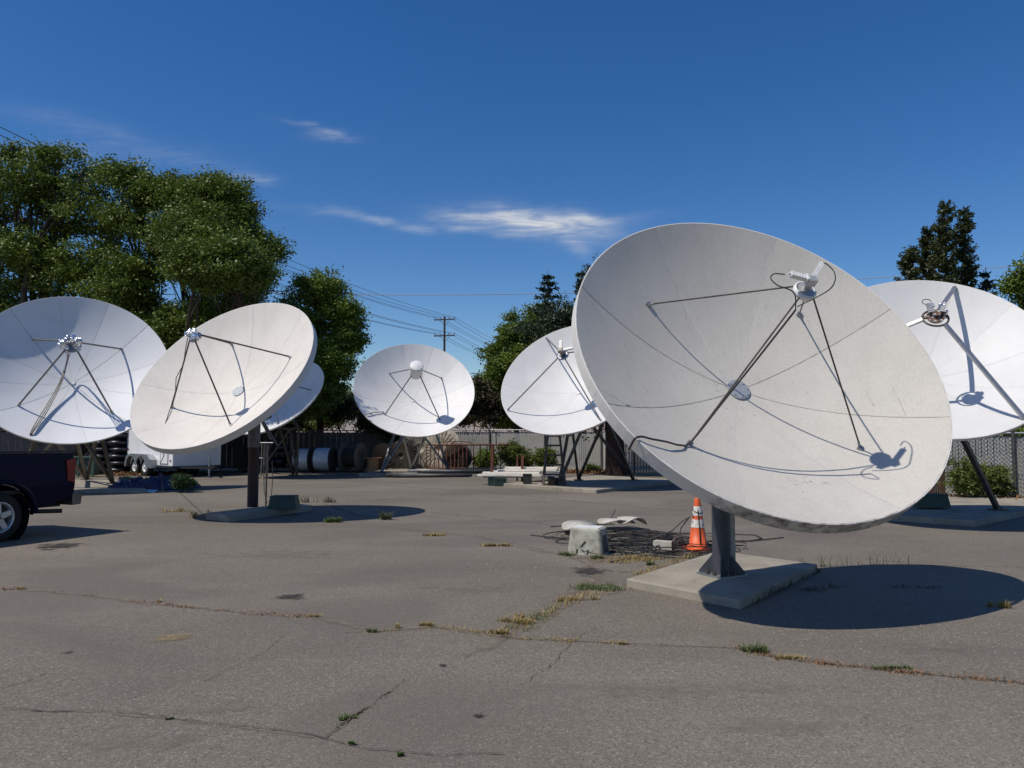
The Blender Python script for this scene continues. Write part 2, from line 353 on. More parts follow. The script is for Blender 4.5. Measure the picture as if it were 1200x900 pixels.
M['leaf_dark'] = leafmat('dark_leaf', (.035, .07, .018), (.022, .05, .014), (.06, .10, .03), .2)
M['needle'] = leafmat('spruce_needle', (.022, .042, .016), (.014, .030, .012), (.04, .06, .022), .1)
M['needle_warm'] = leafmat('arborvitae_spray', (.045, .065, .018), (.022, .042, .014), (.09, .085, .02), .15, 1.5)
M['shrub'] = leafmat('shrub_leaf', (.14, .19, .04), (.06, .11, .025), (.18, .19, .05), .35, 1.5)
M['brown_brush'] = leafmat('brown_brush', (.050, .055, .022), (.045, .032, .018), (.075, .075, .03), .1)
M['dry'] = leafmat('dry_grass', (.38, .27, .10), (.22, .17, .06), (.45, .35, .16), .3, 4)
M['green_grass'] = leafmat('green_weed', (.10, .15, .045), (.06, .11, .03), (.16, .17, .06), .3, 4)
M['weed_dark'] = leafmat('dusty_weed', (.10, .11, .06), (.06, .07, .04), (.15, .14, .08), .3, 4)
M['litter'] = leafmat('leaf_litter', (.22, .10, .04), (.14, .07, .03), (.32, .18, .08), .1, 2)

def asphalt_material():
    m = bpy.data.materials.new('worn_asphalt'); m.use_nodes = True; nt = m.node_tree; N = nt.nodes.new; L = nt.links.new
    b = nt.nodes['Principled BSDF']; b.inputs['Roughness'].default_value = .85; b.inputs['Specular IOR Level'].default_value = .25
    tc = N('ShaderNodeTexCoord'); P = tc.outputs['Object']
    def noise(scale, det, lo, hi, stretch=None, rough=.5, dist=0):
        src = P
        if stretch:
            mp = N('ShaderNodeMapping'); mp.inputs['Scale'].default_value = stretch; mp.inputs['Rotation'].default_value = (0, 0, .12); L(P, mp.inputs[0]); src = mp.outputs[0]
        n = N('ShaderNodeTexNoise'); n.inputs['Scale'].default_value = scale; n.inputs['Detail'].default_value = det; n.inputs['Roughness'].default_value = rough
        n.inputs['Distortion'].default_value = dist; L(src, n.inputs['Vector'])
        r = N('ShaderNodeMapRange'); r.inputs[1].default_value = lo; r.inputs[2].default_value = hi; L(n.outputs[0], r.inputs[0]); return r.outputs[0]
    def mix(fac, c1, c2, typ='MIX', k=1):
        x = N('ShaderNodeMixRGB'); x.blend_type = typ
        if k != 1:
            q = N('ShaderNodeMath'); q.operation = 'MULTIPLY'; q.inputs[1].default_value = k; L(fac, q.inputs[0]); fac = q.outputs[0]
        L(fac, x.inputs['Fac'])
        for nm, c in (('Color1', c1), ('Color2', c2)):
            if isinstance(c, tuple): x.inputs[nm].default_value = (*c, 1)
            else: L(c, x.inputs[nm])
        return x.outputs[0]
    c = mix(noise(.45, 5, .3, .7), (.160, .140, .107), (.130, .114, .089))
    c = mix(noise(.16, 4, .45, .7, (1, 2.2, 1)), c, (.200, .172, .142), k=.8)
    c = mix(noise(1.7, 8, .52, .75, rough=.65), c, (.125, .111, .102), k=.6)
    c = mix(noise(.7, 6, .60, .78, (.35, 1.6, 1), dist=.6), c, (.225, .195, .16), k=.6)
    # aggregate: pale and dark chips
    v = N('ShaderNodeTexVoronoi'); v.inputs['Scale'].default_value = 85; L(P, v.inputs['Vector'])
    sp = N('ShaderNodeSeparateColor'); L(v.outputs['Color'], sp.inputs[0])
    r = N('ShaderNodeMapRange'); r.inputs[1].default_value = .70; r.inputs[2].default_value = 1.0; L(sp.outputs[0], r.inputs[0])
    c = mix(r.outputs[0], c, (.31, .28, .245), k=.6)
    r = N('ShaderNodeMapRange'); r.inputs[1].default_value = .30; r.inputs[2].default_value = .0; L(sp.outputs[1], r.inputs[0])
    c = mix(r.outputs[0], c, (.065, .058, .05), k=.65)
    c = mix(noise(240, 2, .45, .8), c, (.23, .205, .175), k=.35)
    c = mix(noise(.28, 3, .50, .62, (1, 1.6, 1), dist=.8), c, (.118, .102, .087), k=.55)
    c = mix(noise(5, 7, .60, .70, rough=.7), c, (.10, .088, .075), k=.4)
    c = mix(noise(14, 6, .62, .72, rough=.7), c, (.075, .066, .060), k=.45)
    L(c, b.inputs['Base Color'])
    d = N('ShaderNodeMath'); d.operation = 'MULTIPLY'; d.inputs[1].default_value = 1; L(v.outputs['Distance'], d.inputs[0])
    bp = N('ShaderNodeBump'); bp.inputs['Strength'].default_value = .55; bp.inputs['Distance'].default_value = .006; L(d.outputs[0], bp.inputs['Height'])
    n = N('ShaderNodeTexNoise'); n.inputs['Scale'].default_value = 2.2; n.inputs['Detail'].default_value = 5; L(P, n.inputs['Vector'])
    b2 = N('ShaderNodeBump'); b2.inputs['Strength'].default_value = .5; b2.inputs['Distance'].default_value = .03; L(n.outputs[0], b2.inputs['Height']); L(bp.outputs[0], b2.inputs['Normal'])
    L(b2.outputs[0], b.inputs['Normal'])
    return m
M['asphalt'] = asphalt_material()
M['dirt'] = mat('dry_dirt', (.27, .20, .13), .95, col2=(.20, .16, .11), scale=1.2, detail=9, lo=.3, hi=.7, bump=.5, bscale=12, spec=.1, col3=(.12, .10, .06), scale3=3, lo3=.55, hi3=.7)
M['hill'] = mat('dry_hillside', (.33, .255, .21), .95, col2=(.20, .185, .16), scale=.004, detail=9, lo=.4, hi=.6)
def patchy(name, col, thr=.45, scale=6, soft=.15, rough=.9):
    """a stain: the colour shows in broken patches with soft edges, the surface below in between"""
    m = mat(name, col, rough, col2=tuple(c * .7 for c in col), scale=9, spec=.15); nt = m.node_tree; N = nt.nodes.new; L = nt.links.new
    b = nt.nodes['Principled BSDF']; out = nt.nodes['Material Output']
    tc = N('ShaderNodeTexCoord'); n = N('ShaderNodeTexNoise'); n.inputs['Scale'].default_value = scale; n.inputs['Detail'].default_value = 8; n.inputs['Roughness'].default_value = .65
    L(tc.outputs['Object'], n.inputs['Vector'])
    at_ = N('ShaderNodeAttribute'); at_.attribute_name = 'edge'
    s = N('ShaderNodeMath'); s.operation = 'MULTIPLY_ADD'; s.inputs[1].default_value = .42; L(at_.outputs['Fac'], s.inputs[0]); L(n.outputs[0], s.inputs[2])
    r = N('ShaderNodeMapRange'); r.inputs[1].default_value = thr + .21; r.inputs[2].default_value = thr + .21 + soft; L(s.outputs[0], r.inputs[0])
    t = N('ShaderNodeBsdfTransparent'); mx = N('ShaderNodeMixShader'); L(r.outputs[0], mx.inputs[0]); L(t.outputs[0], mx.inputs[1]); L(b.outputs[0], mx.inputs[2]); L(mx.outputs[0], out.inputs['Surface'])
    return m
M['sand'] = patchy('blown_sand', (.24, .20, .155), .50, 5, .35)
M['oil'] = patchy('dark_stain', (.055, .05, .047), .38, 7, .25)
M['tan'] = patchy('tan_stain', (.30, .23, .13), .36, 5, .3)
M['fade'] = patchy('pale_worn_patch', (.26, .228, .195), .50, 5, .5)
M['crack'] = mat('crack_fill', (.025, .022, .02), .95, col2=(.07, .055, .04), scale=7)

# ------------------------------------------------------------------ ground
mb = MB(); n = 24
S = 4000
mb.add([(-S, -S, -.02), (S, -S, -.02), (S, S, -.02), (-S, S, -.02)], [(0, 1, 2, 3)])
tag(mb.build('ground', M['dirt'], loc=(0, 0, -.02)), kind='structure')
mb = MB()
edge = [(-45, -30), (45, -30), (45, 14.0), (16.5, 16.3), (13.2, 18.3), (9.5, 22.5), (5.5, 29.5), (4, 31.2), (-1.5, 31.6), (-6.5, 31.2), (-10, 32.5), (-13.2, 30.6), (-15.5, 29.0), (-45, 30.5)]
mb.add([(x, y, 0) for x, y in edge], [tuple(range(len(edge)))])
tag(mb.build('asphalt_yard', M['asphalt'], loc=(0, 0, 0)), kind='structure')

def strip(name, pts, w, material, z=.004, jit=.35, closed=False):
    """soft-edged strip lying on the yard along ground points"""
    pts = [Vector((p[0], p[1], 0)) for p in pts]; dense = []
    for a, b in zip(pts, pts[1:]):
        k = max(2, int((b - a).length / .18))
        for i in range(k): dense.append(a.lerp(b, i / k))
    dense.append(pts[-1]); vs = []; fs = []; ed = []
    for i, p in enumerate(dense):
        d = (dense[min(i + 1, len(dense) - 1)] - dense[max(i - 1, 0)]).normalized(); nrm = Vector((-d.y, d.x, 0))
        ww = w * (1 + random.uniform(-jit, jit)) * (0.15 if i in (0, len(dense) - 1) else 1); off = nrm * random.uniform(-.3, .3) * w
        for t in (-1, 0, 1): vs.append((p.x + nrm.x * ww * t + off.x, p.y + nrm.y * ww * t + off.y, z)); ed.append(0 if t else 1)
    for i in range(len(dense) - 1):
        for k in (0, 1): fs.append((i * 3 + k, i * 3 + k + 3, i * 3 + k + 4, i * 3 + k + 1))
    o = MB(); o.add(vs, fs); ob = o.build(name, material, loc=(0, 0, 0)); a = ob.data.attributes.new('edge', 'FLOAT', 'POINT'); a.data.foreach_set('value', ed)
    return tag(ob, kind='structure')
def blot(name, c, rx, ry, material, z=.005):
    vs = [(c[0], c[1], z)]; ed = [1]; fs = []; n = 28
    for k in range(n):
        t = 2 * math.pi * k / n; q = 1 + .15 * math.sin(3 * t + c[0]) + .08 * math.sin(7 * t)
        vs.append((c[0] + rx * q * math.cos(t), c[1] + ry * q * math.sin(t), z)); ed.append(0); fs.append((0, 1 + k, 1 + (k + 1) % n))
    o = MB(); o.add(vs, fs); ob = o.build(name, material, loc=(0, 0, 0)); a = ob.data.attributes.new('edge', 'FLOAT', 'POINT'); a.data.foreach_set('value', ed)
    return tag(ob, kind='structure')
P = lambda L: [g(*q) for q in L]
sands = [([(0, 689), (65, 694), (120, 700), (185, 708), (250, 715), (370, 724), (430, 738)], .09), ([(400, 742), (510, 735), (570, 742), (600, 748), (700, 753), (860, 759), (910, 771), (990, 780), (1050, 787), (1200, 801)], .06),
         ([(540, 772), (620, 735), (665, 708), (725, 690)], .16), ([(655, 702), (700, 680), (690, 655), (740, 640)], .20), ([(455, 618), (560, 628), (640, 645), (690, 660)], .12),
         ([(500, 600), (620, 612), (700, 622)], .10), ([(0, 832), (115, 836), (200, 843), (305, 856), (380, 867)], .03), ([(380, 590), (420, 605), (520, 606)], .12),
         ([(1010, 655), (1090, 662), (1200, 664)], .10), ([(560, 575), (700, 590), (820, 600)], .16), ([(320, 570), (420, 566), (520, 574), (560, 576)], .2)]
for pts, w in sands: strip('sand_streak', P(pts), w, M['sand'])
for c, rx, ry in [((705, 655), .5, .5), ((745, 655), .55, .45), ((730, 670), .4, .2)]:
    q = g(*c); blot('dry_dirt_patch', q, rx, ry, M['sand'], .0065)
q = g(690, 670); blot('oil_stain', q, .26, .35, M['oil'], .0075)
q = g(200, 749); blot('tan_stain', q, .20, .16, M['tan'])
for (x, y, rx, ry) in [(150, 870, 1.0, .2), (700, 640, .9, .5), (800, 810, 1.8, .3), (560, 690, 1.3, .5), (900, 850, .9, .25), (330, 650, 1.8, .8), (600, 610, 2.5, .6), (1020, 610, .3, .2), (1060, 612, .25, .1), (450, 585, 1.2, .5), (250, 830, .7, .2), (1100, 760, .9, .3)]:
    blot('pale_worn_patch', g(x, y), rx, ry, M['fade'], .0055)
for (x, y, rx, ry) in [(80, 765, .07, .07), (340, 700, .2, .16), (520, 780, .05, .05), (70, 640, .4, .5), (560, 840, .05, .04)]:
    blot('dark_stain', g(x, y), rx, ry, M['oil'], .006)
def crack(pts, w=.008, name='pavement_crack'):
    pts = [Vector((p[0], p[1], 0)) for p in P(pts)]; dense = []
    for a, b in zip(pts, pts[1:]):
        k = max(2, int((b - a).length / .035))
        for i in range(k): dense.append(a.lerp(b, i / k))
    vs = []; fs = []; off = 0
    for i, p in enumerate(dense):
        d = (dense[min(i + 1, len(dense) - 1)] - dense[max(i - 1, 0)]).normalized(); nrm = Vector((-d.y, d.x, 0))
        off = off * .85 + random.uniform(-1, 1) * .012; ww = w * random.uniform(.25, 1.3)
        for t in (-1, 1): vs.append((p.x + nrm.x * (off + ww * t), p.y + nrm.y * (off + ww * t), .009))
    for i in range(len(dense) - 1): fs.append((2 * i, 2 * i + 2, 2 * i + 3, 2 * i + 1))
    tag(MB().add(vs, fs).build(name, M['crack'], loc=(0, 0, 0)), kind='structure')
for c in [([(0, 832), (60, 834), (115, 835), (200, 842), (305, 855), (380, 866), (440, 880), (510, 886), (600, 885)], .006), ([(380, 866), (400, 849), (430, 830), (455, 812), (478, 795)], .0045), ([(0, 808), (35, 797), (62, 787)], .006),
          ([(620, 800), (650, 775), (672, 752), (700, 735)], .004), ([(430, 741), (510, 736), (570, 743)], .004), ([(860, 760), (910, 772), (990, 781), (1050, 787), (1120, 795), (1200, 800)], .007), ([(240, 800), (300, 770), (330, 745)], .003),
          ([(540, 742), (600, 749), (700, 754), (860, 760)], .003), ([(600, 640), (640, 648), (700, 655)], .008), ([(480, 622), (560, 630), (600, 640)], .008), ([(980, 662), (1060, 672), (1150, 690)], .006)]:
    crack(c[0], c[1] * .62)

# hills beyond the town
def hills():
    nx, ny = 90, 14; xs = np.linspace(-2200, 2600, nx); V = []
    for j in range(ny):
        t = j / (ny - 1)
        for i, x in enumerate(xs):
            h = 62 + 24 * math.sin(x * .0041 + 1.1) + 12 * math.sin(x * .011 + 2) + 6 * math.sin(x * .031) + 4 * math.sin(x * .06 + j)
            y = 1000 + 700 * t + 60 * math.sin(x * .003)
            V.append((x, y, -2 + (h + 2) * math.sin(min(t * 1.25, 1) * math.pi / 2) + (4 * math.sin(x * .05 + 3 * j) if 0 < j < ny - 1 else 0)))
    F = [(j * nx + i, j * nx + i + 1, (j + 1) * nx + i + 1, (j + 1) * nx + i) for j in range(ny - 1) for i in range(nx - 1)]
    mb = MB(); mb.add(V, F, True); tag(mb.build('hills', M['hill'], loc=(0, 1000, 0)), kind='structure')
hills()

# ------------------------------------------------------------------ concrete pads
def pad(corners, h, label, name='concrete_pad', bev=.015):
    mb = MB(); mb.prism([(c[0], c[1]) for c in corners], -.05, h)
    o = mb.build(name, M['concrete'], bevel=bev); return tag(o, label, 'concrete pad')
a, b, c = g(734, 678, .085), g(867, 703, .085), g(958, 661, .085); d = a + c - b
pad([a, b, c, d], .085, 'square concrete pad under the post of the largest satellite dish at right')
a, b, c = g(241, 601, .12), g(268, 604, .12), g(366, 592, .12); d = a + c - b
pad([a, b, c, d], .12, 'shaded concrete pad under the rust brown post of the tilted cream dish')
pad([(-5.75, 29.2), (-.6, 28.7), (-.2, 33.6), (-5.3, 34.0)], .11, 'low concrete pad under the legs of the middle white dish with the drum feed')
a, b, c = g(590, 566.5, .10), g(699, 574, .10), g(800, 562, .10); d = a + c - b
pad([a, b, c, d], .10, 'long concrete pad under the white dish partly hidden behind the largest dish')
a, b = g(1040, 603, .11), g(1142, 610, .11)
pad([a, b, b + Vector((4.6, 4.0, 0)), a + Vector((3.3, 5.3, 0))], .11, 'concrete pad below the white dish cut off at the right edge')
pad([g(-60, 575, .06), g(172, 575, .06), g(165, 563, .06), g(-40, 560, .06)], .06, 'shaded concrete pad under the far left white dish')

# ------------------------------------------------------------------ satellite dishes
def dish(name, label, C, az, el, R, fd, hf, phi, ra, n_pan, seam0, m_pan, skirt, m_skirt, seam_m, seam_w, nleg, leg_m, leg_w, feed, mount, ring_r=.14, skirt_t=.012, base=None, leg_box=False, hub_k=1.0, m_hub='hub'):
    az, el, phi = R_(az), R_(el), R_(phi)
    a = Vector((math.sin(az) * math.cos(el), math.cos(az) * math.cos(el), math.sin(el)))
    u = Vector((0, 0, 1)).cross(a).normalized(); v = a.cross(u)
    C = Vector(C); f = fd * 2 * R; dep = R * R / (4 * f); V = C - a * dep; F = V + a * f * hf
    base = Vector(base); root = thing(name, label, 'satellite dish', base); CUR['f'] = f
    def S(r, t, off=0.0):       # point on the reflector, off = distance above the surface
        z = r * r / (4 * f); nrm = Vector((-r / (2 * f), 1)).normalized()   # radial, axial
        rr = r + nrm.x * off; zz = z + nrm.y * off
        return V + a * zz + (u * math.cos(t) + v * math.sin(t)) * rr
    def D(x, y, z): return V + u * x + v * y + a * z
    # panels
    r0 = .055 * R * hub_k; nr, na = 12, max(4, int(48 / n_pan)); gap = .0015
    for k in range(n_pan):
        t0 = R_(seam0) + 2 * math.pi * k / n_pan; t1 = t0 + 2 * math.pi / n_pan; mb = MB()
        for side, off in ((1, 0.0), (0, -.012)):
            vs = []
            for i in range(nr + 1):
                r = r0 + (R - r0) * i / nr
                for j in range(na + 1):
                    e = gap / r; t = (t0 + e) + (t1 - t0 - 2 * e) * j / na; vs.append(S(r, t, off))
            fs = [(i * (na + 1) + j, (i + 1) * (na + 1) + j, (i + 1) * (na + 1) + j + 1, i * (na + 1) + j + 1) for i in range(nr) for j in range(na)]
            if not side: fs = [q[::-1] for q in fs]
            mb.add(vs, fs, True)
        mb.build('reflector_panel', m_pan, root)
        # seam strip lying over the joint
        mb = MB(); vs = []
        sm = seam_m[k % len(seam_m)]; w = seam_w * (1 if isinstance(seam_w, float) else 1) / 2
        for i in range(nr * 2 + 1):
            r = r0 * 1.2 + (R - .004 - r0 * 1.2) * i / (nr * 2); w2 = w * random.uniform(.6, 1.25)
            for s_ in (-1, 1): vs.append(S(r, t0 + s_ * w2 / r, .0025))
        mb.add(vs, [(2 * i, 2 * i + 2, 2 * i + 3, 2 * i + 1) for i in range(nr * 2)], True)
        mb.build('seam_strip', sm, root)
    # rim skirt: outer wall, front lip, back lip, inner wall
    mb = MB(); Ro = R + skirt_t
    prof = [(R - .001, dep), (Ro - .003, dep + .002), (Ro, dep - .003), (Ro, dep - skirt), (R - .03, dep - skirt - .002), (R - .03, dep - skirt + .012)]
    vs = []; nn = 96
    for (r, z) in prof:
        for k in range(nn):
            t = 2 * math.pi * k / nn; vs.append(V + a * z + (u * math.cos(t) + v * math.sin(t)) * r)
    fs = [(i * nn + k, i * nn + (k + 1) % nn, (i + 1) * nn + (k + 1) % nn, (i + 1) * nn + k) for i in range(len(prof) - 1) for k in range(nn)]
    # split smooth groups by duplicating rings: flat shading around the edge, fine at this count
    mb.add(vs, fs, False); mb.build('rim_skirt', m_skirt, root)
    # hub plate
    mb = MB(); mb.cyl(S(0, 0, .0), V + a * .022, r0 * 1.18, n=24)
    for k in range(8):
        t = 2 * math.pi * k / 8; p = V + a * .022 + (u * math.cos(t) + v * math.sin(t)) * r0 * .95; mb.cyl(p, p + a * .01, .008, n=6)
    mb.build('hub_plate', M[m_hub], root)
    # feed legs
    for k in range(nleg):
        t = phi + 2 * math.pi * k / nleg; p0 = F + (u * math.cos(t) + v * math.sin(t)) * ring_r; p1 = S(ra * R, t, .012)
        mb = MB()
        if leg_box:
            mb.beam(p0, p1, leg_w, leg_w * .7, up=a)
        else: mb.tube([p0, p1], leg_w / 2, 8)
        mb.build('feed_leg', leg_m, root)
        mb = MB(); e = (u * math.cos(t) + v * math.sin(t))
        mb.box(S(ra * R, t, .012), (.05, .05, .024), Matrix((e.cross(a), e, a)).transposed()); mb.tube([p1 - a * .01, p1 + (p0 - p1).normalized() * .07], leg_w * .75, 6)
        mb.build('leg_bracket', M['galv'], root)
    feed(root, F, u, v, a, S, D)
    mount(root, V, C, a, u, v, R, dep, f, base)
    # rear stiffening ribs and backing ring
    def Sb(r, t, off): return S(r, t, -off)
    for k in range(n_pan):
        t = R_(seam0) + 2 * math.pi * (k + .5) / n_pan; mb = MB()
        for i in range(5):
            ra_, rb = R * (.18 + .13 * i), R * (.18 + .13 * (i + 1))
            pa, pb = Sb(ra_, t, .03), Sb(rb, t, .03); qa = pa - a * .05; qb = pb - a * .05; e = (-u * math.sin(t) + v * math.cos(t)) * .012
            mb.extrude([pa - e / 2, pb - e / 2, qb - e / 2, qa - e / 2], e)
        mb.build('rear_rib', m_skirt, root)
    return dict(root=root, V=V, F=F, a=a, u=u, v=v, S=S, D=D, f=f, R=R, dep=dep)

def back_hub(root, V, a, u, v, R, m):
    """round back plate behind the vertex; returns its rear centre"""
    mb = MB(); mb.lathe([(.001, -.02), (R * .17, -.02), (R * .17, -.06), (R * .12, -.10), (R * .12, -.26), (.001, -.26)], V, a, 24); mb.build('back_hub', m, root)
    return V - a * .26

def smooth(pts, n=6):
    pts = [pts[0]] + list(pts) + [pts[-1]]; o = []
    for i in range(1, len(pts) - 2):
        for k in range(n):
            t = k / n; p0, p1, p2, p3 = pts[i - 1:i + 3]
            o.append(.5 * ((2 * p1) + (p2 - p0) * t + (2 * p0 - 5 * p1 + 4 * p2 - p3) * t * t + (3 * p1 - p0 - 3 * p2 + p3) * t ** 3))
    return o + [pts[-2]]
def hit(px, py, D, a, u, v, off=.002):
    """point on a reflector seen at photograph pixel px, py, lifted off its surface"""
    O = Vector((0, 0, CAMZ)); d = (at(px, py, 10) - O).normalized(); V = D(0, 0, 0); f4 = CUR['f'] * 4; o = O - V
    oz, dz = o.dot(a), d.dot(a); ox, oy, dx, dy = o.dot(u), o.dot(v), d.dot(u), d.dot(v)
    A = dx * dx + dy * dy; B = 2 * (ox * dx + oy * dy) - f4 * dz; C_ = ox * ox + oy * oy - f4 * oz
    t = (-B + math.sqrt(max(B * B - 4 * A * C_, 0))) / (2 * A); P_ = O + d * t; q = P_ - V
    n_ = (a - (u * q.dot(u) + v * q.dot(v)) * (2 / f4)).normalized(); return P_ + n_ * off
CUR = {}
# --- mounts
def mount_pole_main(root, V, C, a, u, v, R, dep, f, base):
    B = back_hub(root, V, a, u, v, R, M['galv']); bx, by = base.x, base.y; z0 = base.z; r = .098; zt = V.z - .35
    mb = MB(); mb.cyl((bx, by, z0 + .02), (bx, by, zt), r, n=28); mb.build('post', M['pole'], root)
    mb = MB(); mb.box((bx, by, z0 + .01), (.38, .38, .02), Matrix.Rotation(R_(28), 3, 'Z')); mb.build('base_plate', M['galv'], root)
    for k in range(4):
        t = R_(28 + 45 + 90 * k); e = Vector((math.cos(t), math.sin(t), 0)); s_ = Vector((-e.y, e.x, 0)) * .014
        p = Vector((bx, by, z0 + .02)); mb = MB()
        mb.extrude([p + e * r * .9 - s_ / 2, p + e * .24 - s_ / 2, p + e * .24 - s_ / 2 + Vector((0, 0, .025)), p + e * r * .9 - s_ / 2 + Vector((0, 0, .21))], s_)
        mb.build('gusset', M['pole'], root)
        t2 = R_(28 + 90 * k); e2 = Vector((math.cos(t2), math.sin(t2), 0)); q = p + e2 * .15
        for s2 in (-.05, .05):
            w = q + Vector((-e2.y, e2.x, 0)) * s2; mb = MB(); mb.cyl(w, w + Vector((0, 0, .05)), .011, n=8); mb.cyl(w, w + Vector((0, 0, .018)), .022, n=6); mb.build('anchor_bolt', M['leg_dark'], root)
    # conduit alongside the post
    side = Vector((.135, .05, 0)); mb = MB(); mb.beam(Vector((bx, by, z0 + .02)) + side, Vector((bx, by, zt + .1)) + side, .035, .05); mb.build('conduit', M['galv'], root)
    # yoke on top of the post
    T = Vector((bx, by, zt)); mb = MB(); mb.cyl(T, T + Vector((0, 0, .22)), .13, n=24); mb.build('azimuth_collar', M['pole'], root)
    for s_ in (-.14, .14):
        mb = MB(); mb.extrude([T + u * s_ + Vector((0, 0, .02)), T + u * s_ + Vector((0, 0, .30)), B + u * s_ + v * .12, B + u * s_ - v * .14], u * .016); mb.build('elevation_yoke', M['pole'], root)
    q = V - a * .10 + v * (-.22 * R); mb = MB(); mb.tube([T + Vector((0, 0, -.35)) - a * .10, q + v * (-.05)], .03, 8); mb.tube([q, (q + T) / 2], .018, 8); mb.build('elevation_jack', M['galv'], root)

def mount_pole_rust(root, V, C, a, u, v, R, dep, f, base):
    B = back_hub(root, V, a, u, v, R, M['galv']); bx, by, z0 = base; zt = V.z - .32
    mb = MB(); mb.cyl((bx, by, z0), (bx, by, 1.33), .108, n=24); mb.build('post', M['rustpole'], root)
    mb = MB(); mb.cyl((bx, by, 1.33), (bx, by, zt + .18), .122, n=24); mb.build('post_sleeve', M['pole_top'], root)
    T = Vector((bx, by, zt))
    for s_ in (-.15, .15):
        mb = MB(); mb.extrude([T + u * s_ + Vector((0, 0, -.02)), T + u * s_ + Vector((0, 0, .3)), B + u * s_ + v * .14, B + u * s_ - v * .16], u * .018); mb.build('elevation_yoke', M['leg_dark'], root)
    # actuator arm: from the back of the rim down to the right of the post
    A0 = V - a * .12 + u * (.42 * R) ; A1 = at(318, 515, by - .1); A2 = at(325, 522, by - .1)
    A0 = at(305, 490, by - .15)
    mb = MB(); mb.tube([A0, A1], .028, 8); mb.tube([A0 + Vector((.02, 0, .02)), A2], .016, 8); mb.build('actuator_arm', M['leg_grey'], root)
    mb = MB(); mb.beam(at(300, 494, by), at(318, 488, by + .1), .10, .05); mb.beam(T + Vector((0, 0, .2)), at(312, 492, by), .07, .05); mb.build('actuator_bracket', M['leg_dark'], root)
M['pole_top'] = mat('scuffed_grey_sleeve', (.20, .19, .17), .7, metal=.2, col2=(.12, .11, .10), scale=7, bump=.2, bscale=40)

def tripod(feet, tops, wid=.07, m_leg='leg_dark', cross=True):
    def fn(root, V, C, a, u, v, R, dep, f, base):
        B = back_hub(root, V, a, u, v, R, M['galv'])
        TT = [V - a * .35 + u * tx - Vector((0, 0, tz)) for tx, tz in tops]
        mb = MB()
        for p, q in zip(TT, TT[1:]): mb.beam(p, q, wid, wid)
        mb.beam(TT[0], B, wid * 1.3, wid * 1.3); mb.beam(TT[-1], B, wid * 1.3, wid * 1.3)
        mb.build('mount_frame', M[m_leg], root)
        for i, (ft, cons) in enumerate(feet):
            ft = Vector(ft)
            for c in cons:
                mb = MB(); mb.beam(ft + Vector((0, 0, .02)), TT[c], wid, wid); mb.build('strut', M[m_leg], root)
            mb = MB(); mb.box(ft + Vector((0, 0, .012)), (.3, .22, .024)); mb.cyl(ft + Vector((.08, 0, .02)), ft + Vector((.08, 0, .07)), .015, n=6); mb.cyl(ft + Vector((-.08, 0, .02)), ft + Vector((-.08, 0, .07)), .015, n=6); mb.build('foot_plate', M['leg_dark'], root)
    return fn

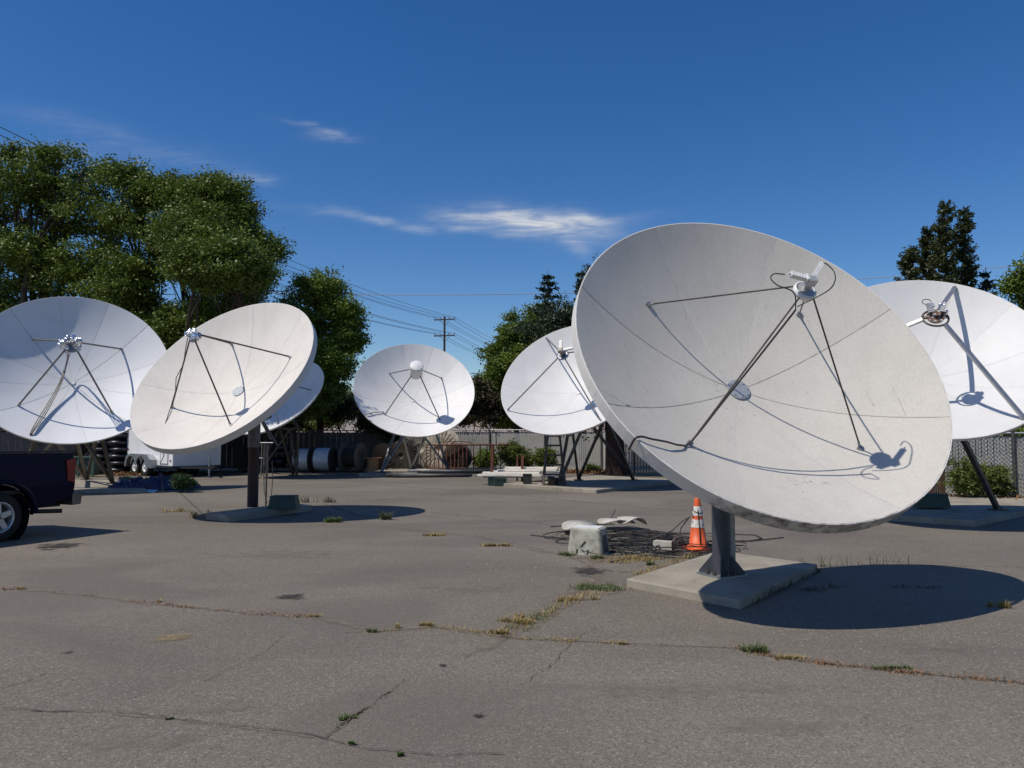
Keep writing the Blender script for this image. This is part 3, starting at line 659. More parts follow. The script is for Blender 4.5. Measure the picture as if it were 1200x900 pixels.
# --- feeds
def lnb_arm(root, p, d, length, w, m, up):
    """finned cast LNB housing running from p along d"""
    d = d.normalized(); s_ = d.cross(up).normalized(); t = s_.cross(d); Mx = Matrix((s_, t, d)).transposed()
    mb = MB(); mb.box(p + d * length / 2, (w, w * .75, length), Mx)
    nf = 6
    for k in range(nf): mb.box(p + d * length * (k + .5) / nf + t * w * .38, (w * 1.04, w * .10, length / nf * .45), Mx)
    mb.box(p + d * .01, (w * 1.35, w * 1.2, .02), Mx); mb.cyl(p + d * length, p + d * (length + .03), w * .16, n=8)
    return mb.build('lnb', m, root)
def feed_main(root, F, u, v, a, S, D):
    mb = MB(); mb.lathe([(.03, -.025), (.098, -.025), (.102, .0), (.098, .028), (.08, .028), (.076, -.0), (.055, 0), (.05, .024), (.035, .024), (.03, -.025)], F, a, 28); mb.build('scalar_ring', M['lnb'], root)
    mb = MB(); mb.lathe([(.075, .029), (.001, .04)], F, a, 20); mb.cyl(F + a * .03, F + a * .15, .034, n=16); mb.box(F + a * .125, (.075, .065, .07), Matrix((u, v, a)).transposed()); mb.build('feed_horn', M['lnb_grey'], root)
    P0 = F + a * .13
    lnb_arm(root, P0 - u * .03 + v * .02, (-u * 1.0 + v * .16 + a * .12), .165, .052, M['lnb'], a)
    lnb_arm(root, P0 + u * .02 + v * .03, (u * .62 + v * .72 + a * .2), .20, .042, M['lnb'], a)
    e1 = P0 - u * .235 + v * .06; e2 = P0 + u * .165 + v * .20
    J = F - u * .10 - v * .16 - a * .03
    def curve(pts, n=10):
        pts = [pts[0]] + pts + [pts[-1]]; o = []
        for i in range(1, len(pts) - 2):
            for k in range(n):
                t = k / n; p0, p1, p2, p3 = pts[i - 1:i + 3]
                o.append(.5 * ((2 * p1) + (p2 - p0) * t + (2 * p0 - 5 * p1 + 4 * p2 - p3) * t * t + (3 * p1 - p0 - 3 * p2 + p3) * t ** 3))
        o.append(pts[-2]); return o
    c1 = [e1, e1 - u * .10 + v * .0, e1 - u * .155 - v * .06, e1 - u * .12 - v * .14, e1 + u * .0 - v * .22, J - u * .05 - v * .04]
    c2 = [e2, e2 + u * .07 + v * .03, e2 + u * .11 - v * .07, e2 + u * .06 - v * .20, e2 - u * .08 - v * .33, J - u * .02]
    mb = MB(); mb.tube(curve(c1), .0055, 6); mb.build('coax_loop', M['cable'], root)
    mb = MB(); mb.tube(curve(c2), .0055, 6); mb.build('coax_loop', M['cable'], root)
    # bundle running down the lower-left leg, over the reflector and the rim
    t = R_(133.2 + 90); e = u * math.cos(t) + v * math.sin(t); Rr = 1.829
    foot = S(.666 * Rr, t, .02); pts = [J - u * .05 - v * .04, J.lerp(foot, .35) + a * .03, J.lerp(foot, .7) + a * .015, foot + a * .03, S(.76 * Rr, t - .03, .03), S(.86 * Rr, t - .09, .05), S(.94 * Rr, t - .14, .04), S(.99 * Rr, t - .17, .03)]
    q = S(Rr, t - .18, .01) + (u * math.cos(t - .18) + v * math.sin(t - .18)) * .035
    pts += [q, q - a * .15]
    mb = MB(); mb.tube(curve(pts), .0095, 6); mb.build('cable_bundle', M['cable'], root)
    H = lambda x, y: hit(x, y, D, a, u, v, .0015)
    def mark(pts, w):
        q = [H(*p) for p in pts]; mb = MB()
        for p0, p1 in zip(q, q[1:]):
            k = max(1, int((p1 - p0).length / .012)); e = (p1 - p0).normalized().cross(a).normalized()
            for i in range(k):
                if random.random() < .25: continue
                b0, b1 = p0.lerp(p1, i / k), p0.lerp(p1, (i + 1) / k); w0, w1 = w * random.uniform(.3, 1), w * random.uniform(.3, 1); mb.add([b0 - e * w0, b1 - e * w1, b1 + e * w1, b0 + e * w0], [(0, 1, 2, 3)])
        if mb.v: tag(mb.build('scratch', M['scratch'], root), kind='stuff')
    mark([(703, 456), (712, 462), (722, 467), (732, 474), (739, 476)], .011)
    mark([(707, 344), (713, 354), (720, 364)], .003); mark([(698, 385), (704, 392)], .003)
    mark([(1014, 456), (1019, 467), (1025, 477)], .003); mark([(1044, 450), (1052, 466), (1062, 488)], .003); mark([(800, 362), (806, 380), (812, 392)], .003)
    rr_ = random.Random(9)
    for k in range(26):
        x, y = rr_.gauss(945, 16), rr_.gauss(566, 6); L_ = rr_.uniform(2, 9); mark([(x, y), (x + L_, y + rr_.uniform(-1, 1))], .0028)
    for k in range(16):
        x, y = rr_.gauss(845, 14), rr_.gauss(453, 10); L_ = rr_.uniform(2, 6); mark([(x, y), (x + L_, y + rr_.uniform(-1, 2))], .0025)
    for k in range(40):
        x, y = rr_.uniform(690, 1090), rr_.uniform(300, 590)
        if ((x - 892) / 200) ** 2 + ((y - 440) / 130) ** 2 < 1: mark([(x, y), (x + rr_.uniform(-3, 3), y + rr_.uniform(0, 5))], .003)
def foil_blob(root, c, r, a, n, name='foil_wrap', m='foil', sc_=(1, 1, 1)):
    mb = MB()
    for k in range(n):
        o = Vector((random.uniform(-1, 1), random.uniform(-1, 1), random.uniform(-1, 1))) * r * .55
        mb.sphere(c + o, r * random.uniform(.4, .75), 9, 7, jit=.22, flat=True, scale=sc_)
    return mb.build(name, M[m], root)
def feed_foil(root, F, u, v, a, S, D, s=1.0):
    mb = MB(); mb.lathe([(.04 * s, -.02), (.19 * s, -.02), (.20 * s, .02), (.16 * s, .05), (.04 * s, .05)], F, a, 20); mb.build('scalar_ring', M['galv'], root)
    mb = MB(); mb.cyl(F, F + a * .22 * s, .05 * s, n=12); mb.build('feed_horn', M['lnb_grey'], root)
    for (x, y, z, r) in [(-.17, -.02, .10, .15), (.10, .02, .14, .15), (.02, .12, .12, .12), (-.10, .10, .18, .08), (.13, -.10, .06, .08)]:
        foil_blob(root, F + u * x * s + v * y * s + a * z * s, r * s, a, 4)
def feed_foil2(root, F, u, v, a, S, D):
    feed_foil(root, F, u, v, a, S, D, .62)
    t = R_(209.8); e = lambda r, o: S(r * 1.913, t, o)
    J = F - u * .12 - v * .05
    ft = e(.664, .02); pts = [J + a * .05, J.lerp(ft, .15) - u * .04 + v * .02, J.lerp(ft, .35) + u * .02, J.lerp(ft, .55) - u * .08, J.lerp(ft, .75) - u * .01, ft + a * .02]
    r1 = at(187, 527, 13.9); r1 = S(1.93, t + .42, .03)
    r1 = at(186.5, 524, r1.y); pts += [ft.lerp(r1, .5) + a * .03, r1 + a * .03, r1 - a * .16 - Vector((0, 0, .05)), g(188, 560).lerp(r1, .5) + Vector((0, 0, .1)), g(191, 578) + Vector((0, 0, .02))]
    mb = MB(); mb.tube(pts, .008, 6); mb.build('cable_bundle', M['cable'], root)
def feed_foil3(root, F, u, v, a, S, D):
    feed_foil(root, F, u, v, a, S, D, 1.1)
    for k, (o1, o2) in enumerate([(0, 0), (2.2, .05), (-2.4, .08)]):
        pts = [F - v * .2 + u * (-.08 + o1 * .03)] + [hit(x + o1 * w, y, D, a, u, v, off) for x, y, w, off in ((79, 428, .3, .42), (71, 452, .6, .24), (58, 476, 1, .14), (46, 495, 1.2, .09), (36.5, 509.5, .6, .06))]
        q = pts[-1]; pts += [q - a * .18 - v * .06, q - a * .5 - v * .2]
        mb = MB(); mb.tube(smooth(pts), .013, 6); mb.build('feed_cable', M['leg_grey'], root)
def feed_can(root, F, u, v, a, S, D):
    mb = MB(); mb.cyl(F + a * -.20, F + a * .0, .17, .25, n=28); mb.build('feed_ring', M['lnb_grey'], root)
    mb = MB(); mb.lathe([(.001, -.17), (.245, -.17), (.25, -.15), (.25, .30), (.255, .32), (.255, .36), (.235, .375), (.001, .385)], F, a, 32); mb.build('drum_cover', M['dish_white'], root)
    t = R_(219.7 - 5); pts = [S(.62 * 2.35, t, .03), S(.8 * 2.35, t - .02, .06), S(.99 * 2.35, t + .02, .05)]
    mb = MB(); mb.tube(pts, .018, 6); mb.build('feed_cable', M['leg_grey'], root)
def feed_small(root, F, u, v, a, S, D):
    mb = MB(); mb.lathe([(.06, -.03), (.17, -.03), (.18, .02), (.13, .03), (.06, .0)], F, a, 24); mb.build('scalar_ring', M['galv'], root)
    mb = MB(); mb.cyl(F - a * .02, F + a * .26, .065, n=14); mb.box(F + a * .2, (.14, .14, .10), Matrix((u, v, a)).transposed()); mb.build('feed_horn', M['leg_grey'], root)
    lnb_arm(root, F + a * .2, u * .98 + v * .2, .36, .07, M['lnb_grey'], a); lnb_arm(root, F + a * .22, -u * .2 + v * .9, .38, .08, M['lnb_grey'], a)
def feed_ring3(root, F, u, v, a, S, D):
    mb = MB()
    nn = 30; pts = [F + (u * math.cos(2 * math.pi * k / nn) + v * math.sin(2 * math.pi * k / nn)) * .20 for k in range(nn + 1)]
    mb.tube(pts, .018, 8, cap=False); mb.build('feed_ring', M['leg_dark'], root)
    mb = MB(); mb.cyl(F - a * .02, F + a * .06, .12, .15, n=20); mb.cyl(F + a * .06, F + a * .13, .07, n=14); mb.box(F + a * .02, (.36, .05, .03), Matrix((u, v, a)).transposed()); mb.build('feed_plate', M['foil_rust'], root)
    for (x, d) in ((-.07, -u * .15 + v), (.09, u * .35 + v)):
        lnb_arm(root, F + a * .10 + u * x + v * .02, d + a * .3, .19, .075, M['lnb_grey'], a)
        foil_blob(root, F + a * .13 + u * x + v * .14 + d * .02, .06, a, 4)
    foil_blob(root, F + a * .08 + u * .17 + v * .02, .06, a, 3)
    pts = [F + a * .2 - u * .06 + v * .2 + (-u * (1 - math.cos(t)) * .07 + v * .07 * math.sin(t)) for t in np.linspace(0, math.pi * 1.4, 12)]
    mb = MB(); mb.tube(pts, .007, 6); mb.build('coax_loop', M['cable'], root)

dmix1 = [M['seam_dark'], M['seam_light'], M['seam_light'], M['seam_dark'], M['seam_dark'], M['seam_mid'], M['seam_mid'], M['seam_dark']]
b1 = g(846, 674, .085)
D1 = dish('satellite_dish', 'largest weathered off-white satellite dish, nearest, on a grey steel post', (2.384, 7.267, 2.382), 166.5, 34.9, 1.829, .3774, 1.01, 133.2, .666, 8, 20.5,
          M['dish_main'], .14, M['skirt_dirty'], dmix1, .007, 4, M['leg_dark'], .016, feed_main, mount_pole_main, .085, base=(b1.x, b1.y, .085))
b2 = g(296, 594, .12)
D2 = dish('satellite_dish', 'cream satellite dish tilted to the left on a rust brown post, left of centre', (-5.603, 14.873, 2.828), 201.8, 38.8, 1.913, .3858, 1.019, 209.8, .664, 8, 8.5,
          M['dish_warm'], .15, M['skirt'], [M['seam_mid'], M['seam_light']], .010, 4, M['leg_dark'], .03, feed_foil2, mount_pole_rust, .12, base=(b2.x, b2.y, .12))
D3 = dish('satellite_dish', 'big pale dish at the far left with foil wrapped feed and shaded upper left', (-12.056, 21.124, 3.459), 151.9, 31.1, 2.456, .3747, .941, 219.9, .643, 12, 10,
          M['dish_grey'], .05, M['skirt'], [M['seam_mid'], M['seam_dark'], M['seam_mid']], .014, 4, M['leg_grey'], .05, feed_foil3,
          tripod([((-12.05, 23.5, .1), (1, 2)), ((-14.0, 25.6, .1), (0, 1, 2)), ((-14.4, 22.6, .1), (0, 1))], [(-.7, 1.0), (0, .9), (.7, 1.0)], .085), .2, base=(-12.6, 22.6, .1), hub_k=.45, m_hub='dish_white')
D4 = dish('satellite_dish', 'white satellite dish in the middle distance with a white drum over its feed', (-3.81, 30.232, 3.392), 169, 36.6, 2.35, .3614, 1.05, 219.7, .635, 12, 9.1,
          M['dish_white'], .05, M['skirt'], [M['seam_mid'], M['seam_light']], .012, 4, M['leg_grey'], .045, feed_can,
          tripod([((-5.05, 30.0, .11), (0, 1)), ((-4.25, 32.9, .11), (0, 2)), ((-2.65, 32.4, .11), (1, 2))], [(-.55, .55), (0, .6), (.75, .55)], .07, 'galv'), .2, base=(-3.95, 31.3, .11), hub_k=.4, m_hub='dish_white')
D5 = dish('satellite_dish', 'white satellite dish half hidden behind the left rim of the largest dish', (1.751, 22.705, 3.305), 205.4, 38.7, 2.2, .3696, .996, 216.4, .976, 12, 6.5,
          M['dish_toned_down'], .05, M['skirt'], [M['seam_mid'], M['seam_light']], .009, 4, M['leg_grey'], .04, feed_small,
          tripod([((1.39, 23.0, .10), (0, 1)), ((2.15, 25.2, .10), (0, 2)), ((3.95, 25.2, .10), (1, 2))], [(-.35, .5), (.15, .55), (.75, .5)], .07), .15, base=(2.2, 23.7, .14), hub_k=.5, m_hub='dish_white')
D6 = dish('satellite_dish', 'bright white satellite dish cut off by the right edge, three box section feed legs', (7.369, 13.646, 3.05), 195.5, 40.3, 2.0, .3644, 1.019, 306.4, .967, 12, 6.8,
          M['dish_toned_down'], .05, M['skirt'], [M['seam_mid'], M['seam_light']], .007, 3, M['leg_alu'], .065, feed_ring3,
          tripod([((9.5, 15.25, .11), (2,)), ((6.6, 15.9, .11), (0, 1)), ((7.6, 17.2, .11), (0, 2))], [(-.4, .45), (.1, .5), (.55, .45)], .085), .2, base=(7.7, 14.8, .14), leg_box=True)
D7 = dish('satellite_dish', 'white dish in dappled shade behind the tilted cream dish, only its right part visible', (-8.66, 28.24, 3.0), 205, 43, 1.9, .375, 1.0, 210, .65, 12, 8,
          M['dish_white'], .06, M['skirt'], [M['seam_mid']], .010, 4, M['leg_grey'], .04, feed_small,
          tripod([((-9.3, 28.2, .0), (0, 1)), ((-8.0, 28.9, .0), (1, 2)), ((-8.5, 30.2, .0), (0, 2))], [(-.4, .5), (.1, .55), (.5, .5)], .07), .15, base=(-8.4, 28.9, 0), hub_k=.6, m_hub='dish_white')

# ------------------------------------------------------------------ trees
def pnoise(P, s, seed):
    r = np.random.default_rng(seed); o = np.zeros(len(P))
    for k in range(6):
        w = r.normal(size=3) * s * (1 + k * .4); o += np.sin(P @ w + r.uniform(0, 6.28)) / (1 + .3 * k)
    return o / 2.6
def leaves(P, size, droop=.3, aspect=.5, rg=rng):
    """rhombic leaves at points P; returns verts, faces"""
    n = len(P); d = rg.normal(size=(n, 3)); d[:, 2] = d[:, 2] * .6 - droop; d /= np.linalg.norm(d, axis=1)[:, None]
    e = rg.normal(size=(n, 3)); e -= (e * d).sum(1)[:, None] * d; e /= np.linalg.norm(e, axis=1)[:, None]
    L = (size * rg.uniform(.6, 1.35, n))[:, None]; W = L * aspect
    V = np.stack([P, P + d * L * .5 + e * W * .5, P + d * L, P + d * L * .5 - e * W * .5], 1).reshape(-1, 3)
    return V, np.arange(4 * n).reshape(n, 4)
def crown_points(lobes, n, clump, per, seed, thr=-.35, shell=.45, nscale=.9, bough=None):
    """leaf positions: boughs fill the lobes, sprays sit on the upper shell of every bough"""
    rg = np.random.default_rng(seed); lobes = np.array(lobes, float); vol = np.prod(lobes[:, 3:6], axis=1) ** .8
    def sphere(m): d = rg.normal(size=(m, 3)); return d / np.linalg.norm(d, axis=1)[:, None]
    nb = max(6, n // 16); bough = bough or clump * 3.1
    k = rg.choice(len(lobes), nb, p=vol / vol.sum()); d = sphere(nb); q = 1 + .14 * pnoise(d, 3, seed + 1)
    B = lobes[k, :3] + d * np.maximum(lobes[k, 3:6] - bough * .55, lobes[k, 3:6] * .35) * (rg.uniform(0, 1, nb) ** shell * q)[:, None]
    B = B[pnoise(B, nscale, seed) > thr]; nb = len(B); br = bough * rg.uniform(.55, 1.35, nb)
    j = rg.integers(0, nb, n); e = sphere(n); e[:, 2] = e[:, 2] * .8 + .25
    c = B[j] + e * (br[j] * rg.uniform(.55, 1.05, n))[:, None] * np.array([1, 1, .72])
    off = rg.normal(size=(n, per, 3)) * np.array([clump, clump, clump * .5]) * .62
    ax = e + .6 * rg.normal(size=(n, 3)); ax[:, 2] *= .6; ax /= np.linalg.norm(ax, axis=1)[:, None]
    off += ax[:, None, :] * rg.normal(size=(n, per, 1)) * clump * .8
    return (c[:, None, :] + off).reshape(-1, 3)
def limb(mb, p, q, r0, r1, bend=.1, n=7):
    p, q = Vector(p), Vector(q); L = (q - p).length; o = Vector((random.uniform(-1, 1), random.uniform(-1, 1), random.uniform(-.3, .6))) * L * bend
    pts = [p.lerp(q, t / 5) + o * math.sin(math.pi * t / 5) for t in range(6)]
    mb.tube(pts, r0, n, taper=[r0 + (r1 - r0) * t / 5 for t in range(6)]); return pts
def tree(name, label, base, lobes, n, clump, per, size, leaf, bark='bark', seed=1, trunk_r=.3, thr=-.35, cat='tree', parts=('trunk', 'crown'), fork=.35, shell=.45, droop=.3, aspect=.5, nscale=.9, group=None, bough=None):
    base = Vector(base); root = thing(name, label, cat, base, group); st = random.getstate(); random.seed(seed)
    top = Vector(np.array(lobes)[:, :3].mean(0)); fk = base.lerp(Vector((top.x, top.y, top.z)), fork); mb = MB()
    limb(mb, base - Vector((0, 0, .1)), fk, trunk_r, trunk_r * .75, .04, 10)
    for l in lobes:
        c = Vector(l[:3]); pts = limb(mb, fk, c + Vector((0, 0, l[5] * .3)), trunk_r * .5, trunk_r * .08, .12)
        for k in range(5):
            s_ = pts[2 + k % 3]; e = c + Vector((random.uniform(-.85, .85) * l[3], random.uniform(-.85, .85) * l[4], random.uniform(-.5, .85) * l[5])); limb(mb, s_, e, trunk_r * .16, trunk_r * .03, .12, 5)
    mb.build(parts[0], M[bark], root); random.setstate(st)
    Pp = crown_points(lobes, n, clump, per, seed, thr, shell, nscale, bough); V, F = leaves(Pp, size, droop, aspect, np.random.default_rng(seed + 5))
    np_mesh(parts[1], V, F, M[leaf], root, base); return root
def lob(px, py, Y, rx, rz, ry=None):
    """crown lobe centred at pixel px,py at depth Y, radii given in photograph pixels"""
    p = at(px, py, Y); s = Y / FPX; return (p.x, p.y, p.z, rx * s, (ry or (rx + rz) / 2) * s, rz * s)

tree('broadleaf_tree', 'tall dark broadleaf tree at the left edge behind the far left dish', (-20.5, 33.6, 0),
     [lob(35, 215, 33, 50, 50), lob(-40, 250, 34, 85, 85), lob(95, 255, 33, 50, 55), lob(25, 300, 33, 70, 50), lob(65, 195, 33, 34, 30), lob(120, 325, 33, 48, 55), lob(10, 390, 34, 90, 50), lob(-70, 350, 34, 80, 90), lob(100, 205, 33, 30, 26), lob(75, 330, 33, 50, 44), lob(15, 180, 33, 30, 20)], 4400, .25, 38, .14, 'leaf', seed=11, trunk_r=.36, thr=-.7, nscale=1.3)
tree('broadleaf_tree', 'tall open broadleaf tree with dark limbs between the leftmost tree and the round one', (-15.0, 35.6, 0),
     [lob(172, 225, 32, 32, 34), lob(140, 205, 32, 26, 28), lob(160, 330, 32, 46, 44), lob(195, 225, 32, 24, 26), lob(178, 285, 32, 34, 34), lob(140, 365, 32, 55, 40), lob(190, 390, 31.5, 45, 50), lob(100, 430, 32, 70, 45), lob(148, 262, 32, 24, 30)], 2400, .24, 40, .14, 'leaf', seed=23, trunk_r=.26, thr=-.45, nscale=1.4)
tree('broadleaf_tree', 'broad rounded tree with a bright green top above the tilted cream dish', (-12.4, 36.0, 0),
     [lob(250, 232, 32, 44, 32), lob(210, 235, 32, 34, 34), lob(290, 262, 32, 34, 42), lob(228, 300, 31, 40, 48), lob(293, 330, 32, 32, 40), lob(245, 385, 32, 60, 45), lob(200, 275, 32, 30, 34), lob(270, 450, 32, 75, 45), lob(255, 312, 27.3, 58, 40), lob(268, 312, 27.3, 46, 34), lob(285, 322, 27.8, 34, 28), lob(240, 318, 27.3, 50, 34), lob(230, 275, 30, 60, 40), lob(305, 300, 32, 22, 40)], 5200, .24, 38, .13, 'leaf', seed=31, trunk_r=.28, thr=-.6, nscale=1.4)
tree('broadleaf_tree', 'smaller round green tree standing just right of the tilted cream dish', (-9.0, 36.6, 0),
     [lob(375, 342, 34, 32, 28), lob(402, 370, 34, 24, 32), lob(352, 385, 34, 36, 42), lob(385, 430, 33.5, 30, 38), lob(350, 465, 33.5, 48, 42), lob(408, 400, 34, 18, 22), lob(350, 345, 34, 16, 18)], 3000, .2, 38, .125, 'leaf_bright', seed=47, trunk_r=.2, thr=-.6, nscale=1.6)
# deep shade understorey along the left fence
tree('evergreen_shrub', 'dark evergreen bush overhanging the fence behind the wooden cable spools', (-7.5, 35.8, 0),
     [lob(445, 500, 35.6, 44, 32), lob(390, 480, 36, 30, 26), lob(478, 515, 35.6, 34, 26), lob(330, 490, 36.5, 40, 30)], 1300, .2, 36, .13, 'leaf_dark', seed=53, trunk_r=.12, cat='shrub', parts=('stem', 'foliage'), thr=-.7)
tree('dry_shrub', 'brown dry brush above the fence just left of the middle dish', (-7.0, 41, 0),
     [lob(408, 483, 41, 22, 14), lob(430, 472, 41, 18, 24), lob(385, 494, 41, 20, 8)], 380, .18, 30, .13, 'brown_brush', seed=59, trunk_r=.08, cat='shrub', parts=('stem', 'foliage'), thr=-.6)
tree('dry_shrub', 'dark brown brush above the fence between the middle dish and the elm', (-2.2, 40, 0),
     [lob(552, 470, 40, 20, 30), lob(575, 480, 40, 22, 26), lob(540, 492, 40, 20, 14)], 620, .18, 34, .13, 'brown_brush', seed=60, trunk_r=.08, cat='shrub', parts=('stem', 'foliage'), thr=-.7)
tree('leafy_shrub', 'pale green shrub above the shaded fence between the trees', (-10.0, 40, 0),
     [lob(385, 492, 39.5, 20, 12), lob(402, 466, 44, 12, 8), lob(365, 500, 39.5, 15, 8)], 320, .2, 30, .13, 'shrub', seed=61, trunk_r=.08, cat='shrub', parts=('stem', 'foliage'), thr=-.6)
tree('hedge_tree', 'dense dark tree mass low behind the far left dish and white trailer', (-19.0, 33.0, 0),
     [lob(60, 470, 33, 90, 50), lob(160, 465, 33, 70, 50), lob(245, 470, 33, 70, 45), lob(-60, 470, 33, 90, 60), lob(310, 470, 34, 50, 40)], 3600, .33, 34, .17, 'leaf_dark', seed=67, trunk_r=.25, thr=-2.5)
tree('broadleaf_tree', 'leafy green elm with ragged left edge behind the half hidden dish', (.4, 42, 0),
     [lob(605, 392, 42, 24, 28), lob(590, 430, 42, 28, 30), lob(618, 440, 42, 40, 50), lob(577, 465, 42, 22, 34), lob(632, 395, 42, 28, 36), lob(600, 370, 42, 8, 10), lob(600, 485, 41.5, 50, 26), lob(565, 478, 42, 16, 20)], 3800, .2, 38, .135, 'leaf_bright', seed=71, trunk_r=.2, thr=-.7, nscale=1.6)

def conifer(name, label, base, h, rad, seed, leaf='needle', start=.12, whorls=22, droop=.25, dens=1.0, size=.16, power=.8):
    base = Vector(base); root = thing(name, label, 'tree', base); rg = np.random.default_rng(seed); mb = MB()
    mb.tube([base - Vector((0, 0, .1)), base + Vector((0, 0, h))], .2, 9, taper=[.022 * h, .01]); P = []; Dv = []
    bb = MB()
    for i in range(whorls):
        t = start + (1 - start) * (i + rg.uniform(-.2, .2)) / whorls; t = min(max(t, .02), .985); z = h * t
        L0 = rad * (1 - t) ** power + .12
        for k in range(int(rg.integers(5, 8))):
            az = rg.uniform(0, 2 * math.pi); L = L0 * rg.uniform(.55, 1.15); d = Vector((math.cos(az), math.sin(az), 0))
            pts = [base + Vector((0, 0, z)) + d * L * s + Vector((0, 0, (-droop * L * s + .32 * L * s * s))) for s in (0, .33, .66, 1)]
            bb.tube(pts, .03, 4, cap=False, taper=[.03, .02, .012, .004])
            m = max(8, int(L * 62 * dens)); s = rg.uniform(.12, 1.0, m) ** .8
            q = np.array([np.interp(s, (0, .33, .66, 1), [p[j] for p in pts]) for j in range(3)]).T
            wv = (.20 * L * (1.05 - s)) + .05; sd = rg.choice([-1, 1], m) * rg.uniform(0, 1, m)
            q += np.array([-d.y, d.x, 0]) * (sd * wv)[:, None]; q[:, 2] += rg.normal(size=m) * .035 - .05 * rg.uniform(0, 1, m); P.append(q)
    bb_o = mb.build('trunk', M['bark'], root); bb.build('branches', M['bark'], root)
    P = np.concatenate(P); V, F = leaves(P, size, .12, .42, rg); np_mesh('crown', V, F, M[leaf], root, base); return root
def top_at(px, py, Y): return at(px, py, Y)
t_ = top_at(642, 317, 40); conifer('spruce_tree', 'dark spruce with ragged open tip behind the half hidden dish', (t_.x, 40, 0), t_.z, 2.6, 81, dens=1.15, size=.2, start=.2, whorls=24)
t_ = top_at(682, 312, 36); conifer('spruce_tree', 'second dark spruce mostly hidden behind the left rim of the largest dish', (t_.x, 36, 0), t_.z, 3.0, 83, dens=1.1, size=.2, start=.3, whorls=22)
# big reddish trunk by the slatted fence, its boughs hanging over the fence
rootT = thing('cedar_tree', 'old cedar with reddish trunk and hanging sprays in front of the slatted fence', 'tree', (4.05, 30.2, 0))
mb = MB(); mb.tube([(4.05, 30.2, -.1), (4.0, 30.2, 1.2), (3.95, 30.3, 3), (3.9, 30.4, 5.5), (4.0, 30.4, 8)], .4, 12, taper=[.44, .36, .33, .28, .12])
for k in range(16):
    az = R_(150 + 25 * k); z = random.uniform(2.6, 7); mb.tube([(3.95, 30.3, z), (3.95 + 1.3 * math.cos(az), 30.3 + 1.3 * math.sin(az), z + .2), (3.95 + 2.6 * math.cos(az), 30.3 + 2.6 * math.sin(az), z - .5)], .06, 5, taper=[.08, .05, .01])
mb.build('trunk', M['bark_red'], rootT)
Pc = crown_points([(3.6, 29.6, 5.0, 3.0, 2.4, 2.0), (3.2, 29.6, 3.5, 2.0, 1.8, .9), (5.3, 29.6, 4.0, 2.4, 2.2, 1.8), (4, 30.2, 7.0, 1.8, 1.6, 1.5), (1.8, 29.4, 5.4, 1.6, 1.6, 1.4)], 1500, .22, 32, 85, -.6)
hang = []
for k in range(70):
    x, y = random.uniform(1.7, 5.6), random.uniform(29.3, 31.2); z0 = random.uniform(2.6, 3.2); L = random.uniform(.5, 1.3)
    m = 60; s_ = rng.uniform(0, 1, m); hang.append(np.c_[x + rng.normal(size=m) * .06 + s_ * .15, y + rng.normal(size=m) * .06, z0 - s_ * L])
V, F = leaves(np.concatenate([Pc] + hang), .15, .8, .35); np_mesh('crown', V, F, M['needle'], rootT, (4.05, 30.2, 0))
# right side
for (px, py, Y, rad, sd, lab) in ((1106, 237, 28, .78, 191, 'taller dark evergreen spire rising behind the right edge dish'), (1129, 241, 28.4, .55, 193, 'second evergreen spire just right of the tallest one behind the right edge dish'),
                                  (1066, 290, 28.6, .85, 195, 'lower bushy evergreen at the left of the twin spires'), (1087, 264, 29, .62, 197, 'dark evergreen tip between the low bushy one and the twin spires')):
    t_ = top_at(px, py, Y); conifer('arborvitae_tree', lab, (t_.x, Y, 0), t_.z, rad, sd, leaf='needle_warm', dens=3.1, size=.13, whorls=36, start=.08, droop=-.6, power=.5)
t_ = top_at(1155, 313, 29); conifer('spruce_tree', 'small pointed spruce between the ragged evergreen and the right edge tree', (t_.x, 29, 0), t_.z, 1.5, 93, dens=1.7, size=.15, whorls=26)
tree('broadleaf_tree', 'green tree cut off by the right edge of the picture above the fence', (19.5, 27, 0),
     [lob(1200, 335, 27, 20, 26), lob(1215, 320, 27, 28, 30), lob(1240, 360, 27, 45, 55), lob(1195, 375, 27, 16, 20), lob(1230, 440, 27, 55, 60), lob(1200, 505, 21, 24, 22)], 1500, .18, 34, .13, 'leaf', seed=97, trunk_r=.28, thr=-.35)

